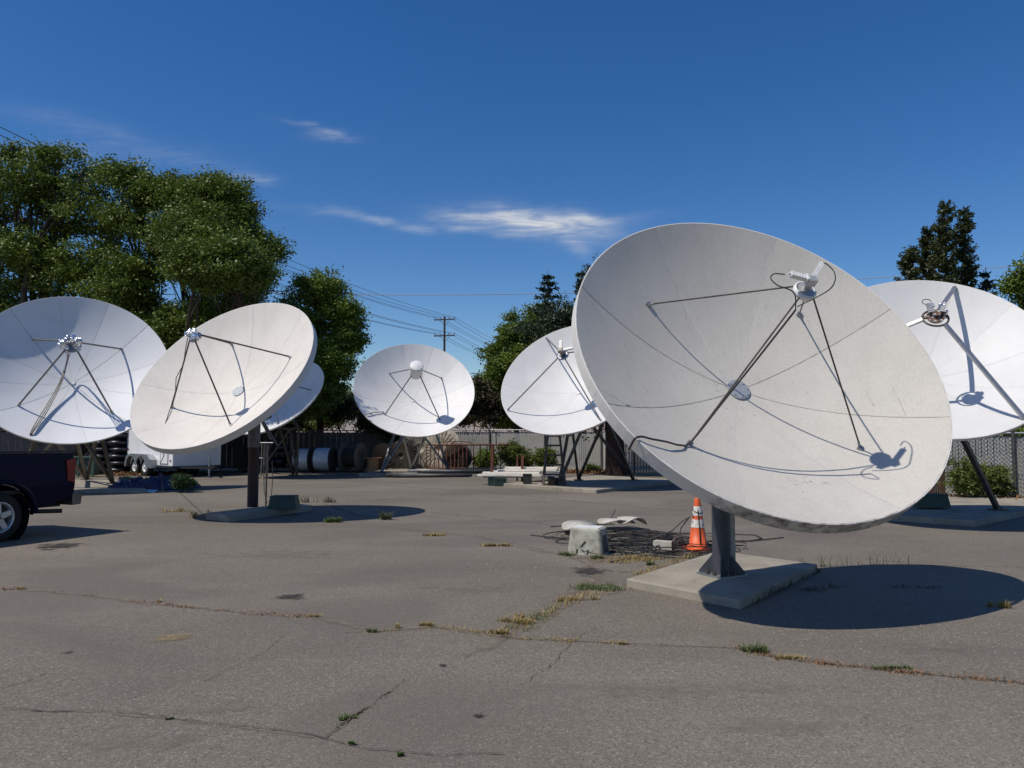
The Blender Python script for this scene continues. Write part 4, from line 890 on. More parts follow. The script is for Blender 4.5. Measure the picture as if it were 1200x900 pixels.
# ------------------------------------------------------------------ fences
def fence(label, pts, H, slat_m, step=.085, post_every=2.4, post_m='fence_steel', mesh=False, name='slatted_fence', gapk=.82):
    pts = [Vector((x, y, 0)) for x, y in pts]; root = thing(name, label, 'fence', pts[0]); sl = MB(); proto = None; wires = MB()
    for a_, b_ in zip(pts, pts[1:]):
        d = b_ - a_; L = d.length; d.normalize(); nrm = Vector((-d.y, d.x, 0)); n_ = int(L / step)
        for k in range(n_):
            c = a_ + d * (k + .5) * step + nrm * (.006 if k % 2 else -.006); hh = H - .07 - random.uniform(0, .015)
            sl.box(c + Vector((0, 0, .06 + (hh - .06) / 2)), (step * gapk, .008, hh - .06), Matrix((d, nrm, Vector((0, 0, 1)))).transposed())
        np_ = max(1, round(L / post_every))
        for k in range(np_ + 1):
            p = a_ + d * L * k / np_ - nrm * .05
            if proto is None:
                mb = MB(); mb.cyl((p.x, p.y, 0), (p.x, p.y, H + .05), .032, n=10); mb.sphere((p.x, p.y, H + .06), .038, 8, 5); proto = mb.build('post', M[post_m], root); P0 = p.copy()
            else: copy_part(proto, root, (p.x - P0.x, p.y - P0.y, 0))
        mb = MB(); mb.tube([a_ - nrm * .05 + Vector((0, 0, H)), b_ - nrm * .05 + Vector((0, 0, H))], .024, 8); mb.build('top_rail', M['galv'], root)
        if mesh:
            mm = MB(); s_ = .05
            for k in range(int((L + H) / (s_ * 2))):
                for sg in (1, -1):
                    x0 = k * s_ * 2 - H
                    za, zb = 0.05, H - .02; xa, xb = x0, x0 + (zb - za)
                    if xa < 0: za += -xa; xa = 0
                    if xb > L: zb -= xb - L; xb = L
                    if zb <= za or xa >= L: continue
                    if sg == 1: p0, p1 = a_ + d * xa + Vector((0, 0, za)), a_ + d * xb + Vector((0, 0, zb))
                    else: p0, p1 = a_ + d * (L - xa) + Vector((0, 0, za)), a_ + d * (L - xb) + Vector((0, 0, zb))
                    mm.beam(p0 - nrm * .018, p1 - nrm * .018, .005, .005)
            tag(mm.build('chain_link_mesh', M['fence_steel'], root), kind='stuff')
    tag(sl.build('slats', M[slat_m], root), kind='stuff'); return root
fence('long grey slatted fence behind the middle dish and the cedar, lit by the sun', [(-5.5, 35.2), (-1.0, 34.9), (3.9, 33.6), (6.2, 30.2)], 1.78, 'slat')
fence('grey slatted chain link fence at right behind the shrubs', [(6.4, 29.8), (10.0, 21.8), (12.1, 18.7), (15.2, 16.9), (19, 16.2)], 1.62, 'slat', mesh=True, step=.07)
M['slat_shaded'] = mat('shade_darkened_slat', (.12, .12, .13), .7, col2=(.085, .085, .09), scale=3)  # same slats, colour darkened for the tree shade along this fence
fence('dark shaded fence behind the trailer and the silver cable spools', [(-5.7, 35.4), (-13.0, 34.6), (-22.5, 31.8), (-32, 31)], 1.75, 'slat_shaded', step=.12, gapk=.99)

# ------------------------------------------------------------------ shrubs and weeds
def shrub(name, label, base, rx, ry, h, leaf, n, size, seed, clump=.1, per=22, group=None):
    base = Vector(base); L = []
    for k in range(5):
        r_ = random.Random(seed + k); L.append((base.x + r_.uniform(-.45, .45) * rx, base.y + r_.uniform(-.4, .4) * ry, base.z + h * r_.uniform(.36, .60), rx * r_.uniform(.45, .62), ry * .6, h * r_.uniform(.34, .44)))
    return tree(name, label, base, L, int(n * 1.7), clump, per, size, leaf, seed=seed, trunk_r=.04, thr=-.55, cat='shrub', parts=('stem', 'foliage'), fork=.3, nscale=3, group=group)
p = g(605, 553); shrub('leafy_shrub', 'wide green shrub growing through the rusty rail behind the white boards', (.35, 33.2, 0), 1.15, .6, 1.45, 'shrub', 330, .10, 201)
shrub('leafy_shrub', 'yellow green shrub between the wide shrub and the black ladder', (1.4, 32.9, 0), .75, .5, 1.15, 'shrub', 220, .10, 207)
shrub('leafy_shrub', 'shaded shrub behind the left half of the rusty rail', (-1.0, 33.8, 0), .9, .5, 1.2, 'leaf', 200, .10, 211)
shrub('leafy_shrub', 'broad bright green shrub against the right fence below the edge dish', (11.05, 18.6, 0), .95, .5, 1.25, 'shrub', 420, .075, 217, .08)
shrub('leafy_shrub', 'small yellowing shrub at the right edge in front of the fence', (12.85, 17.7, 0), .55, .45, .85, 'shrub', 230, .07, 223, .07)
shrub('leafy_shrub', 'low shrub beside the dark wooden post at the right fence', (9.9, 19.4, 0), .5, .4, .8, 'shrub', 120, .07, 229, .07)
p = g(421, 552); shrub('weedy_plant', 'bright green weed beside the tan upright spool', (p.x, p.y, 0), .42, .3, .75, 'leaf_bright', 120, .08, 233, .06)
p = g(213, 577); shrub('weedy_plant', 'dark spiky bush on the pad edge below the tilted cream dish', (p.x, p.y, 0), .32, .3, .5, 'leaf_dark', 130, .075, 239, .06)
p = g(690, 553); shrub('weedy_plant', 'low green weed at the foot of the fence left of the cedar trunk', (p.x, 32.0, 0), .5, .25, .35, 'shrub', 60, .07, 241, .06)

def tuft(name, label, c, rx, ry, n, h, leaf, seed, lean=1.0, w=.006):
    """a patch of grass blades"""
    rg = np.random.default_rng(seed); c = Vector(c); r = rg.uniform(0, 1, n) ** .6; t = rg.uniform(0, 2 * math.pi, n)
    k = max(3, n // 25); cx = rg.normal(size=k) * .5; cy = rg.normal(size=k) * .5; w_ = rg.integers(0, k, n)
    x = c.x + rx * (cx[w_] * .8 + rg.normal(size=n) * .16); y = c.y + ry * (cy[w_] * .8 + rg.normal(size=n) * .16)
    hh = h * rg.uniform(.3, 1.1, n); az = rg.uniform(0, 2 * math.pi, n); ln = hh * lean * rg.uniform(.3, 1.4, n)
    B = np.c_[x, y, np.full(n, c.z)]; T = B + np.c_[np.cos(az) * ln, np.sin(az) * ln, hh]; Mi = B + np.c_[np.cos(az) * ln * .35, np.sin(az) * ln * .35, hh * .6]
    s_ = np.c_[-np.sin(az), np.cos(az), np.zeros(n)] * w
    V = np.stack([B - s_, B + s_, Mi + s_ * .8, Mi - s_ * .8, T - s_ * .15, T + s_ * .15], 1).reshape(-1, 3)
    F = np.concatenate([np.array([[0, 1, 2, 3], [3, 2, 5, 4]]) + 6 * i for i in range(n)])
    o = np_mesh(name, V, F, M[leaf], None, tuple(c)); return tag(o, label, 'weeds', kind='stuff')
weeds = [(705, 690, .30, .16, 420, .05, 'green_grass', 'green weeds growing by the left corner of the main concrete pad'),
         (672, 704, .22, .10, 160, .05, 'dry', 'dry yellow weeds along the crack left of the main pad'),
         (612, 730, .16, .12, 240, .05, 'dry', 'yellow dry grass tuft in the crack left of the main pad'),
         (590, 743, .10, .05, 130, .05, 'dry', 'dry grass at the lower end of the weedy crack'),
         (465, 736, .05, .03, 60, .04, 'dry', 'small dry tuft on the long seam left of centre'),
         (500, 734, .10, .03, 110, .04, 'dry', 'reddish dry weeds on the long seam at centre left'),
         (435, 741, .05, .03, 60, .04, 'green_grass', 'tiny green tuft on the long seam left of centre'),
         (725, 755, .06, .03, 60, .03, 'dry', 'small brown tuft on the seam below the main pad'),
         (885, 764, .13, .05, 200, .06, 'green_grass', 'pale grass tuft on the seam below the large shadow'),
         (925, 772, .16, .03, 160, .03, 'dry', 'reddish dry weeds right of the pale grass tuft'),
         (1048, 784, .12, .03, 180, .03, 'green_grass', 'flat green weeds on the seam at lower right'),
         (405, 842, .05, .05, 140, .02, 'green_grass', 'green moss in the forking crack at bottom centre'),
         (468, 885, .03, .02, 90, .02, 'green_grass', 'dark green sprig in the crack near the bottom edge'),
         (412, 872, .03, .02, 60, .02, 'green_grass', 'small green sprig just below the crack fork'),
         (200, 843, .02, .01, 40, .015, 'weed_dark', 'small dark moss dot on the lower left crack'),
         (28, 691, .16, .04, 70, .035, 'dry', 'dry weeds on the sandy seam at the left edge'),
         (185, 706, .05, .03, 40, .03, 'dry', 'lone dry tuft on the sandy seam at left'),
         (372, 723, .10, .02, 90, .03, 'dry', 'brown tuft on the sandy seam left of centre'),
         (745, 655, .42, .30, 900, .045, 'dry', 'straw coloured dry grass between the pedestal and the main pad'),
         (760, 662, .08, .05, 120, .05, 'green_grass', 'green weed at the back edge of the main pad'),
         (665, 651, .12, .10, 180, .06, 'green_grass', 'green weeds at the left foot of the pale pedestal box'),
         (700, 655, .15, .05, 160, .06, 'green_grass', 'green weeds at the front of the pale pedestal box'),
         (393, 612, .22, .08, 160, .10, 'green_grass', 'yellow green tuft at the near edge of the cream dish shadow'),
         (450, 609, .32, .10, 90, .16, 'weed_dark', 'tall dusty weeds in the shadow of the cream dish'),
         (365, 589, .55, .2, 110, .17, 'weed_dark', 'thin dusty weeds behind the green box by the rust brown post'),
         (235, 606, .35, .25, 50, .14, 'dry', 'thin dry grass at the left end of the cream dish pad'),
         (510, 628, .3, .06, 120, .05, 'dry', 'dry weeds along the far seam right of the cream dish shadow'),
         (578, 640, .3, .06, 140, .05, 'dry', 'dry weeds along the far seam left of the pedestal'),
         (960, 664, .35, .12, 26, .20, 'weed_dark', 'thin stalky weeds at the back corner of the main pad'),
         (1035, 662, .6, .08, 24, .18, 'weed_dark', 'sparse dry stalks behind the large round shadow'),
         (1175, 712, .12, .06, 140, .07, 'dry', 'dry tuft at the right end of the large round shadow'),
         (960, 690, .5, .2, 90, .05, 'weed_dark', 'shaded weeds beside the right side of the main pad'),
         (1060, 690, .5, .2, 90, .03, 'weed_dark', 'flat shaded weeds inside the large round shadow'),
         (210, 600, .4, .25, 60, .1, 'dry', 'scattered straw left of the cream dish shadow')]
for i, (x, y, rx, ry, n, h, lf, lab) in enumerate(weeds): tuft('weed_patch', lab, g(x, y), rx, ry, n, h, lf, 300 + i, w=.004 if y > 640 else .009)
def weed_line(label, pts, n, h, leaf, seed, spread=.05, w=.004):
    rg = np.random.default_rng(seed); q = [g(*p) for p in pts]; seg = np.array([[p.x, p.y] for p in q]); L_ = np.r_[0, np.cumsum(np.linalg.norm(np.diff(seg, axis=0), axis=1))]
    nc = max(4, n // 18); cc = rg.uniform(0, L_[-1], nc); s_ = np.clip(cc[rg.integers(0, nc, n)] + rg.normal(size=n) * .05, 0, L_[-1])
    x = np.interp(s_, L_, seg[:, 0]) + rg.normal(size=n) * spread; y = np.interp(s_, L_, seg[:, 1]) + rg.normal(size=n) * spread
    hh = h * rg.uniform(.2, 1.2, n); az = rg.uniform(0, 2 * math.pi, n); ln = hh * rg.uniform(.3, 1.5, n); Bt = np.c_[x, y, np.zeros(n)]
    s2 = np.c_[-np.sin(az), np.cos(az), np.zeros(n)] * w; T = Bt + np.c_[np.cos(az) * ln, np.sin(az) * ln, hh]
    V = np.stack([Bt - s2, Bt + s2, T + s2 * .3, T - s2 * .3], 1).reshape(-1, 3); c0 = tuple(q[0])
    tag(np_mesh('weed_line', V, np.arange(4 * n).reshape(n, 4), M[leaf], None, c0), label, 'weeds', kind='stuff')
weed_line('dry weeds strung along the slanting crack that climbs to the main pad', [(572, 746), (600, 738), (625, 727), (650, 712), (672, 703), (700, 692)], 480, .028, 'dry', 501, .07)
weed_line('thin green weeds mixed into the slanting crack below the main pad', [(590, 742), (625, 727), (665, 706)], 260, .03, 'green_grass', 502, .05)
weed_line('brown stubble along the seam running right below the big shadow', [(860, 759), (910, 771), (990, 780), (1050, 787), (1200, 801)], 700, .02, 'litter', 503, .03)
weed_line('brown stubble along the sandy seam at left', [(0, 690), (65, 694), (185, 708), (250, 715), (370, 724)], 420, .02, 'litter', 504, .03)
weed_line('dry stubble along the seam left of centre', [(430, 741), (510, 735), (570, 742), (600, 748), (720, 754)], 420, .02, 'dry', 505, .03)
weed_line('fine moss along the forking crack at bottom centre', [(380, 866), (400, 849), (430, 830), (455, 812)], 260, .010, 'weed_dark', 506, .008, .003)
weed_line('weeds along the front edge of the main concrete pad', [(734, 686), (800, 697), (866, 710)], 260, .03, 'dry', 507, .02)
weed_line('weeds in the shade along the right edge of the main concrete pad', [(870, 709), (915, 690), (958, 668)], 500, .06, 'weed_dark', 508, .04)
weed_line('dry grass along the back edge of the main concrete pad', [(740, 678), (775, 664), (815, 650)], 500, .04, 'dry', 509, .05)
# leaf litter along the fences
def litter(name, c0, c1, width, n, seed, label):
    rg = np.random.default_rng(seed); t = rg.uniform(0, 1, n); c0, c1 = np.array(c0, float), np.array(c1, float); d = c1 - c0; nn = np.array([-d[1], d[0]]) / np.linalg.norm(d)
    xy = c0 + t[:, None] * d + nn * (rg.normal(size=n) * width)[:, None]; V, F = leaves(np.c_[xy, rg.uniform(0.0, .10, n)], .09, 0, .6, rg)
    tag(np_mesh(name, V, F, M['litter'], None, (c0[0], c0[1], 0)), label, 'leaf litter', kind='stuff')
litter('leaf_litter', (1.2, 32.6), (4.2, 31.6), .35, 2600, 5, 'brown leaf litter along the foot of the fence near the cedar')
litter('leaf_litter', (9.3, 19.7), (13.6, 17.2), .25, 2600, 6, 'orange brown leaf litter under the shrubs at the right fence')
litter('leaf_litter', (-15.5, 30.2), (-13.2, 30.8), .3, 1500, 8, 'brown litter on the dirt behind the far left dish stand')
# loose stones and chips
def stones(name, label, cx, cy, rx, ry, n, s, seed):
    rg = np.random.default_rng(seed); mb = MB()
    for k in range(n):
        p = (cx + rg.normal() * rx, cy + rg.normal() * ry); r = s * rg.uniform(.4, 1.5)
        vs = [Vector((p[0] + r * math.cos(t) * rg.uniform(.7, 1.2), p[1] + r * math.sin(t) * rg.uniform(.7, 1.2), 0)) for t in (0, 1.3, 2.5, 3.8, 5)]
        top = Vector((p[0], p[1], r * .7)); mb.add(vs + [top], [(i, (i + 1) % 5, 5) for i in range(5)])
    tag(mb.build(name, M['stone'], loc=(cx, cy, 0)), label, 'gravel', kind='stuff')
stones('loose_gravel', 'pale chips of stone scattered below the large round shadow', 3.3, 6.2, 1.2, .35, 260, .006, 1)
stones('loose_gravel', 'small stones scattered over the near yard', 0, 5.2, 2.6, 1.4, 330, .004, 2)
stones('loose_gravel', 'grit around the pedestal and cable pile', 1.5, 9.6, 1.0, .6, 300, .009, 3)

# ------------------------------------------------------------------ pickup truck
def truck():
    fw = Vector((-.41, -.912, 0)).normalized(); lf = Vector((-fw.y, fw.x, 0)); up = Vector((0, 0, 1))   # forward, left
    W0 = Vector((-7.55, 11.50, 0))             # ground point below the near (left) rear wheel's outer face
    root = thing('pickup_truck', 'dark navy pickup truck at the left edge with its tailgate towards the dishes', 'pickup truck', W0)
    def T(x, y, z): return W0 + fw * x - lf * y + up * z      # x forward, y from the near side inwards, z up
    WD = 1.9
    # bed side with wheel arch
    def side(y, thick, inner):
        arch = [(.50 * math.cos(t), .36 + .50 * math.sin(t)) for t in np.linspace(math.pi, 0, 15)]
        poly = [(-1.14, .60), (-1.16, .80), (-1.14, 1.20), (-1.12, 1.30), (1.0, 1.32), (1.0, .42), (.55, .42)] + [(x, z) for x, z in arch[::-1]] + [(-.55, .47), (-.75, .50)]
        return poly
    poly = side(0, .05, False)
    for y, nm in ((0, 'bed_side'), (WD - .06, 'bed_side')):
        mb = MB(); bulge = lambda z: .03 * math.sin(max(0, min(1, (z - .45) / .85)) * math.pi)
        n_ = len(poly); vs = [T(x, y - (bulge(z) if y == 0 else 0), z) for x, z in poly] + [T(x, y + .06, z) for x, z in poly]
        mb.add(vs, [tuple(range(n_)), tuple(range(2 * n_ - 1, n_ - 1, -1))] + [(i, i + n_, (i + 1) % n_ + n_, (i + 1) % n_) for i in range(n_)])
        mb.build(nm, M['truck'], root)
        # arch flare
        mb = MB(); yy = -.035 if y == 0 else WD + .035
        pts = [T(.53 * math.cos(t), yy, .36 + .53 * math.sin(t)) for t in np.linspace(.02 * math.pi, .98 * math.pi, 18)]; mb.tube(pts, .035, 8); mb.build('wheel_arch', M['truck'], root)
    mb = MB(); mb.beam(T(-1.13, .03, 1.325), T(1.0, .03, 1.335), .10, .03); mb.beam(T(-1.13, WD - .03, 1.325), T(1.0, WD - .03, 1.335), .10, .03); mb.build('bed_rail_cap', M['truck_trim'], root)
    mb = MB(); mb.beam(T(-1.12, .10, .95), T(-1.12, WD - .10, .95), .62, .06, up=fw)
    mb.build('tailgate', M['truck'], root)
    mb = MB(); mb.box(T(-.05, WD / 2, .72), (2.1, WD - .12, .06), Matrix((fw, -lf, up)).transposed()); mb.build('bed_floor', M['truck_trim'], root)
    # inner wheel housing / chassis
    mb = MB(); mb.box(T(.2, WD / 2, .5), (3.0, .9, .18), Matrix((fw, -lf, up)).transposed()); mb.lathe([(.49, 0), (.49, .5), (.001, .5)], T(0, .06, .36), -lf, 24, a0=0, a1=2 * math.pi); mb.build('chassis', M['truck_trim'], root)
    for yy in (0.0, WD):
        mb = MB(); s_ = 1 if yy == 0 else -1
        mb.extrude([T(-1.155, yy - .035 * s_, .82), T(-1.155, yy - .035 * s_, 1.22), T(-1.0, yy - .037 * s_, 1.18), T(-1.03, yy - .037 * s_, .86)], -lf * .09 * s_); mb.build('tail_light', M['red'], root)
    mb = MB(); mb.extrude([T(-1.13, -.02, .46), T(-1.34, .06, .46), T(-1.36, .06, .62), T(-1.13, -.02, .66)], -lf * .35); mb.beam(T(-1.28, .3, .54), T(-1.28, WD - .3, .54), .16, .14, up=up)
    mb.extrude([T(-1.13, WD + .02, .46), T(-1.34, WD - .06, .46), T(-1.36, WD - .06, .62), T(-1.13, WD + .02, .66)], lf * .35); mb.build('rear_bumper', M['chrome'], root)
    mb = MB(); mb.tube([T(-.3, .45, .38), T(-.8, .40, .37), T(-1.12, .2, .36)], .035, 10); mb.build('exhaust_pipe', M['leg_dark'], root)
    # wheels
    def wheel(x, y, out):
        o = -out * lf * -1 if False else (lf if out > 0 else -lf)
        c = T(x, y, .365); ax = o; mb = MB()
        mb.lathe([(.23, -.24), (.34, -.24), (.362, -.20), (.365, -.12), (.362, -.03), (.34, 0), (.25, .005), (.232, -.01), (.23, -.24)], c, ax, 36); t = mb.build('tyre', M['tyre'], root)
        mb = MB(); mb.lathe([(.236, -.20), (.236, .0), (.222, .006), (.205, -.02), (.20, -.10), (.19, -.20)], c, ax, 36)
        e1 = up; e2 = ax.cross(up).normalized()
        for k in range(5):
            t0 = R_(90 + 72 * k); d = e1 * math.sin(t0) + e2 * math.cos(t0); q = ax.cross(d)
            mb.add([c + d * .04 + q * .045 - ax * .015, c + d * .04 - q * .045 - ax * .015, c + d * .215 - q * .035 - ax * .02, c + d * .215 + q * .035 - ax * .02,
                    c + d * .04 + q * .045 - ax * .06, c + d * .04 - q * .045 - ax * .06, c + d * .215 - q * .05 - ax * .07, c + d * .215 + q * .05 - ax * .07],
                   [(0, 1, 2, 3), (0, 3, 7, 4), (1, 5, 6, 2), (4, 7, 6, 5)])
        mb.cyl(c - ax * .06, c + ax * .005, .065, .05, n=16); mb.build('rim', M['alloy'], root)
        mb = MB(); mb.cyl(c - ax * .13, c - ax * .10, .17, n=20); mb.cyl(c - ax * .02, c + ax * .012, .03, n=10)
        for k in range(5):
            t0 = R_(54 + 72 * k); d = e1 * math.sin(t0) + e2 * math.cos(t0); mb.cyl(c + d * .05 - ax * .01, c + d * .05 + ax * .012, .009, n=6)
        mb.build('brake_disc', M['leg_dark'], root)
    wheel(0, 0.02, 1); wheel(0, WD - .02, -1); wheel(3.45, 0.02, 1); wheel(3.45, WD - .02, -1)
    # cab and bonnet
    mb = MB(); prof = [(1.04, .42), (1.04, 1.20), (1.12, 1.25), (1.30, 1.74), (1.45, 1.80), (2.35, 1.80), (2.50, 1.74), (3.02, 1.22), (4.05, 1.12), (4.30, .98), (4.34, .50), (3.98, .45)] + [(3.45 + .48 * math.cos(t), .36 + .48 * math.sin(t)) for t in np.linspace(0.1, math.pi - .1, 12)] + [(2.95, .42)]
    n_ = len(prof); ins = lambda z: .02 + max(0, z - 1.22) * .22
    vs = [T(x, ins(z), z) for x, z in prof] + [T(x, WD - ins(z), z) for x, z in prof]
    mb.add(vs, [tuple(range(n_)), tuple(range(2 * n_ - 1, n_ - 1, -1))] + [(i, i + n_, (i + 1) % n_ + n_, (i + 1) % n_) for i in range(n_)]); mb.build('cab', M['truck'], root)
    mb = MB()
    for s_ in (0, 1):
        y = lambda z: (ins(z) - .006) if s_ == 0 else WD - ins(z) + .006
        for q in ([(1.30, 1.28), (1.46, 1.70), (1.86, 1.72), (1.86, 1.28)], [(1.94, 1.28), (1.94, 1.72), (2.36, 1.70), (2.78, 1.28)]): mb.extrude([T(x, y(z), z) for x, z in q], -lf * (.012 if s_ else .012))
    mb.extrude([T(1.165, .2, 1.32), T(1.165, WD - .2, 1.32), T(1.285, WD - .28, 1.70), T(1.285, .28, 1.70)], -fw * .012)
    mb.extrude([T(3.02, .16, 1.26), T(3.02, WD - .16, 1.26), T(2.56, WD - .24, 1.72), T(2.56, .24, 1.72)], fw * .012); mb.build('window', M['glass'], root)
    mb = MB(); mb.box(T(4.36, WD / 2, .58), (.14, WD - .05, .22), Matrix((fw, -lf, up)).transposed()); mb.build('front_bumper', M['chrome'], root)
    for yy in (.28, WD - .28):
        mb = MB(); mb.box(T(4.32, yy, .86), (.06, .34, .16), Matrix((fw, -lf, up)).transposed()); mb.build('headlight', M['lnb'], root)
    for yy in (-.12, WD + .12):
        mb = MB(); mb.box(T(2.72, yy, 1.34), (.1, .2, .16), Matrix((fw, -lf, up)).transposed()); mb.build('mirror', M['truck_trim'], root)
truck()

# ------------------------------------------------------------------ enclosed cargo trailer
def trailer():
    d = Vector((.766, -.643, 0)); n_ = Vector((.643, .766, 0)); up = Vector((0, 0, 1)); c0 = Vector((-12.4, 28.4, 0))    # near front corner
    root = thing('cargo_trailer', 'white enclosed cargo trailer with twin wheels half in tree shade', 'trailer', c0)
    def T(x, y, z): return c0 - d * x + n_ * y + up * z
    L, W, z0, z1 = 3.75, 1.85, .42, 2.45; Mx = Matrix((d, n_, up)).transposed()
    # the skin in separate sheets
    k = 4
    for i in range(k):
        mb = MB(); mb.box(T(L * (i + .5) / k, 0, (z0 + z1) / 2), (L / k - .008, .03, z1 - z0), Mx); mb.build('side_panel', M['white_van'], root)
        mb = MB(); mb.box(T(L * (i + .5) / k, W, (z0 + z1) / 2), (L / k - .008, .03, z1 - z0), Mx); mb.build('side_panel', M['white_van'], root)
    mb = MB(); mb.box(T(-.0, W / 2, (z0 + z1) / 2), (.03, W + .03, z1 - z0), Mx); mb.build('front_panel', M['white_van'], root)
    mb = MB(); mb.box(T(L, W / 2, (z0 + z1) / 2), (.03, W + .03, z1 - z0), Mx); mb.build('rear_door', M['white_van'], root)
    mb = MB(); mb.box(T(L / 2, W / 2, z1 + .02), (L + .05, W + .05, .04), Mx); mb.build('roof', M['galv'], root)
    mb = MB(); mb.box(T(L / 2, 0, z0 - .03), (L, .07, .08), Mx); mb.box(T(L / 2, W, z0 - .03), (L, .07, .08), Mx); mb.box(T(0, W / 2, z0 - .05), (.08, W, .1), Mx); mb.build('chassis_rail', M['truck_trim'], root)
    mb = MB(); mb.beam(T(0, .2, z0 - .05), T(-1.2, W / 2, z0 - .05), .06, .09); mb.beam(T(0, W - .2, z0 - .05), T(-1.2, W / 2, z0 - .05), .06, .09); mb.box(T(-1.28, W / 2, z0), (.2, .12, .08), Mx); mb.build('drawbar', M['truck_trim'], root)
    mb = MB(); mb.cyl(T(-.9, W / 2, .03), T(-.9, W / 2, .75), .035, n=10); mb.box(T(-.9, W / 2, .02), (.16, .16, .03), Mx); mb.build('jack', M['galv'], root)
    for xw in (2.02, 2.88):
        for yw, s_ in ((-.10, -1), (W + .10, 1)):
            c = T(xw, yw, .345); ax = n_ * s_; mb = MB(); mb.lathe([(.19, -.20), (.32, -.20), (.345, -.15), (.345, -.04), (.32, 0), (.2, .005), (.19, -.02)], c, ax, 28); mb.build('tyre', M['tyre'], root)
            mb = MB(); mb.lathe([(.20, -.02), (.185, .0), (.175, -.03), (.08, -.05), (.07, .01), (.001, .02)], c, ax, 24); mb.build('rim', M['white_rim'], root)
    for yw in (-.02, W + .02):
        s_ = -1 if yw < 0 else 1; pts = []
        for t in np.linspace(0, math.pi, 12): pts.append((2.88 + .43 * math.cos(math.pi - t) * -1, .36 + .42 * math.sin(t)))
        out = [(3.36, .30)] + [(2.88 + .44 * math.cos(t), .36 + .42 * math.sin(t)) for t in np.linspace(0.0, math.pi * .72, 9)] + [(2.02 + .44 * math.cos(t), .36 + .42 * math.sin(t)) for t in np.linspace(math.pi * .28, math.pi, 9)] + [(1.50, .36), (1.20, .36), (1.20, .40), (1.24, .72), (1.60, .90), (3.05, .90), (3.34, .80), (3.42, .36)]
        # thin fender face plus top band
        mb = MB(); band = [(1.16, .32), (1.22, .62), (1.50, .80), (2.0, .83), (2.9, .83), (3.25, .75), (3.38, .5), (3.40, .34)]
        for p, q in zip(band, band[1:]): mb.beam(T(p[0], yw + s_ * .11, p[1]), T(q[0], yw + s_ * .11, q[1]), .25, .012, up=n_ * 0 + up) if abs(p[1] - q[1]) < .01 else mb.extrude([T(p[0], yw, p[1]), T(q[0], yw, q[1]), T(q[0], yw + s_ * .24, q[1]), T(p[0], yw + s_ * .24, p[1])], up * .012)
        a1 = [(2.88 + .40 * math.cos(t), .36 + .40 * math.sin(t)) for t in np.linspace(0, math.pi, 10)]; a2 = [(2.02 + .40 * math.cos(t), .36 + .40 * math.sin(t)) for t in np.linspace(0, math.pi, 10)]
        face = [(3.40, .34)] + a1 + a2 + [(1.16, .32), (1.22, .62), (1.50, .80), (2.0, .83), (2.9, .83), (3.25, .75), (3.38, .5)]
        mb.extrude([T(x, yw + s_ * .235, z) for x, z in face], n_ * s_ * .008); mb.build('fender', M['galv'], root)
    mb = MB(); mb.box(T(.62, -.022, .72), (.56, .02, .44), Mx); mb.build('hatch', M['white_van'], root)
    mb = MB(); 
    for (x0, x1, zz0, zz1) in ((.34, .90, .49, .51), (.34, .90, .93, .95)): mb.box(T((x0 + x1) / 2, -.034, (zz0 + zz1) / 2), (x1 - x0, .01, zz1 - zz0), Mx)
    for x in (.34, .90): mb.box(T(x, -.034, .72), (.02, .01, .46), Mx)
    mb.build('hatch_frame', M['leg_grey'], root)
    for x, z in ((.15, .62), (3.62, 1.0), (3.62, .75)):
        mb = MB(); mb.box(T(x, -.03, z), (.09, .02, .05), Mx); mb.build('marker_light', M['red'], root)
trailer()

# ------------------------------------------------------------------ cable spools
def spool(label, c, r, w, az, mf, md, drum=.75, thick=.06, upright=False, group=None, name='cable_spool', slats=False):
    c = Vector(c); ax = Vector((0, 0, 1)) if upright else Vector((math.sin(R_(az)), math.cos(R_(az)), 0)); root = thing(name, label, 'cable spool', (c.x, c.y, 0), group)
    ctr = Vector((c.x, c.y, w / 2 if upright else r))
    for s_ in (-1, 1):
        mb = MB(); q = ctr + ax * s_ * (w / 2 - thick / 2); mb.lathe([(.05, -thick / 2), (r - .012, -thick / 2), (r, -thick / 2 + .01), (r, thick / 2 - .01), (r - .012, thick / 2), (.05, thick / 2), (.05, -thick / 2)], q, ax, 36)
        if slats:
            e1 = Vector((0, 0, 1)); e2 = ax.cross(e1)
            for k in range(28):
                t = 2 * math.pi * k / 28; d = e1 * math.sin(t) + e2 * math.cos(t); mb.beam(q + ax * s_ * (thick / 2 + .012) + d * r * .22, q + ax * s_ * (thick / 2 + .012) + d * r * .97, .05, .02, up=ax)
        mb.build('flange', M[mf], root)
    mb = MB(); mb.lathe([(r * drum, -w / 2 + thick), (r * drum, w / 2 - thick)], ctr, ax, 32)
    if not upright:
        nn = int((w - 2 * thick) / .045)
        for k in range(nn): mb.lathe([(r * drum, -.02), (r * drum + .018, 0), (r * drum, .02)], ctr + ax * (-w / 2 + thick + (k + .5) * (w - 2 * thick) / nn), ax, 28)
    mb.build('drum', M[md], root); return root
M['flange_dark'] = mat('dark_spool_flange', (.03, .026, .022), .8, col2=(.06, .05, .04), scale=8)
M['reel_grey'] = mat('grey_slatted_reel', (.46, .43, .38), .8, col2=(.3, .27, .22), scale=7)
p = g(356, 553); spool('left one of two shaded spools wrapped in silvery cable', (p.x, p.y, 0), .52, .78, 98, 'flange_dark', 'silver_wrap', .86)
p = g(380, 553); spool('right one of two shaded spools wrapped in silvery cable', (p.x, p.y, 0), .53, .80, 98, 'flange_dark', 'silver_wrap', .88)
p = g(413, 552.5); spool('grey weathered wooden spool with two bare flanges and a dark core', (p.x, p.y, 0), .61, .84, 104, 'wood', 'flange_dark', .62, .09)
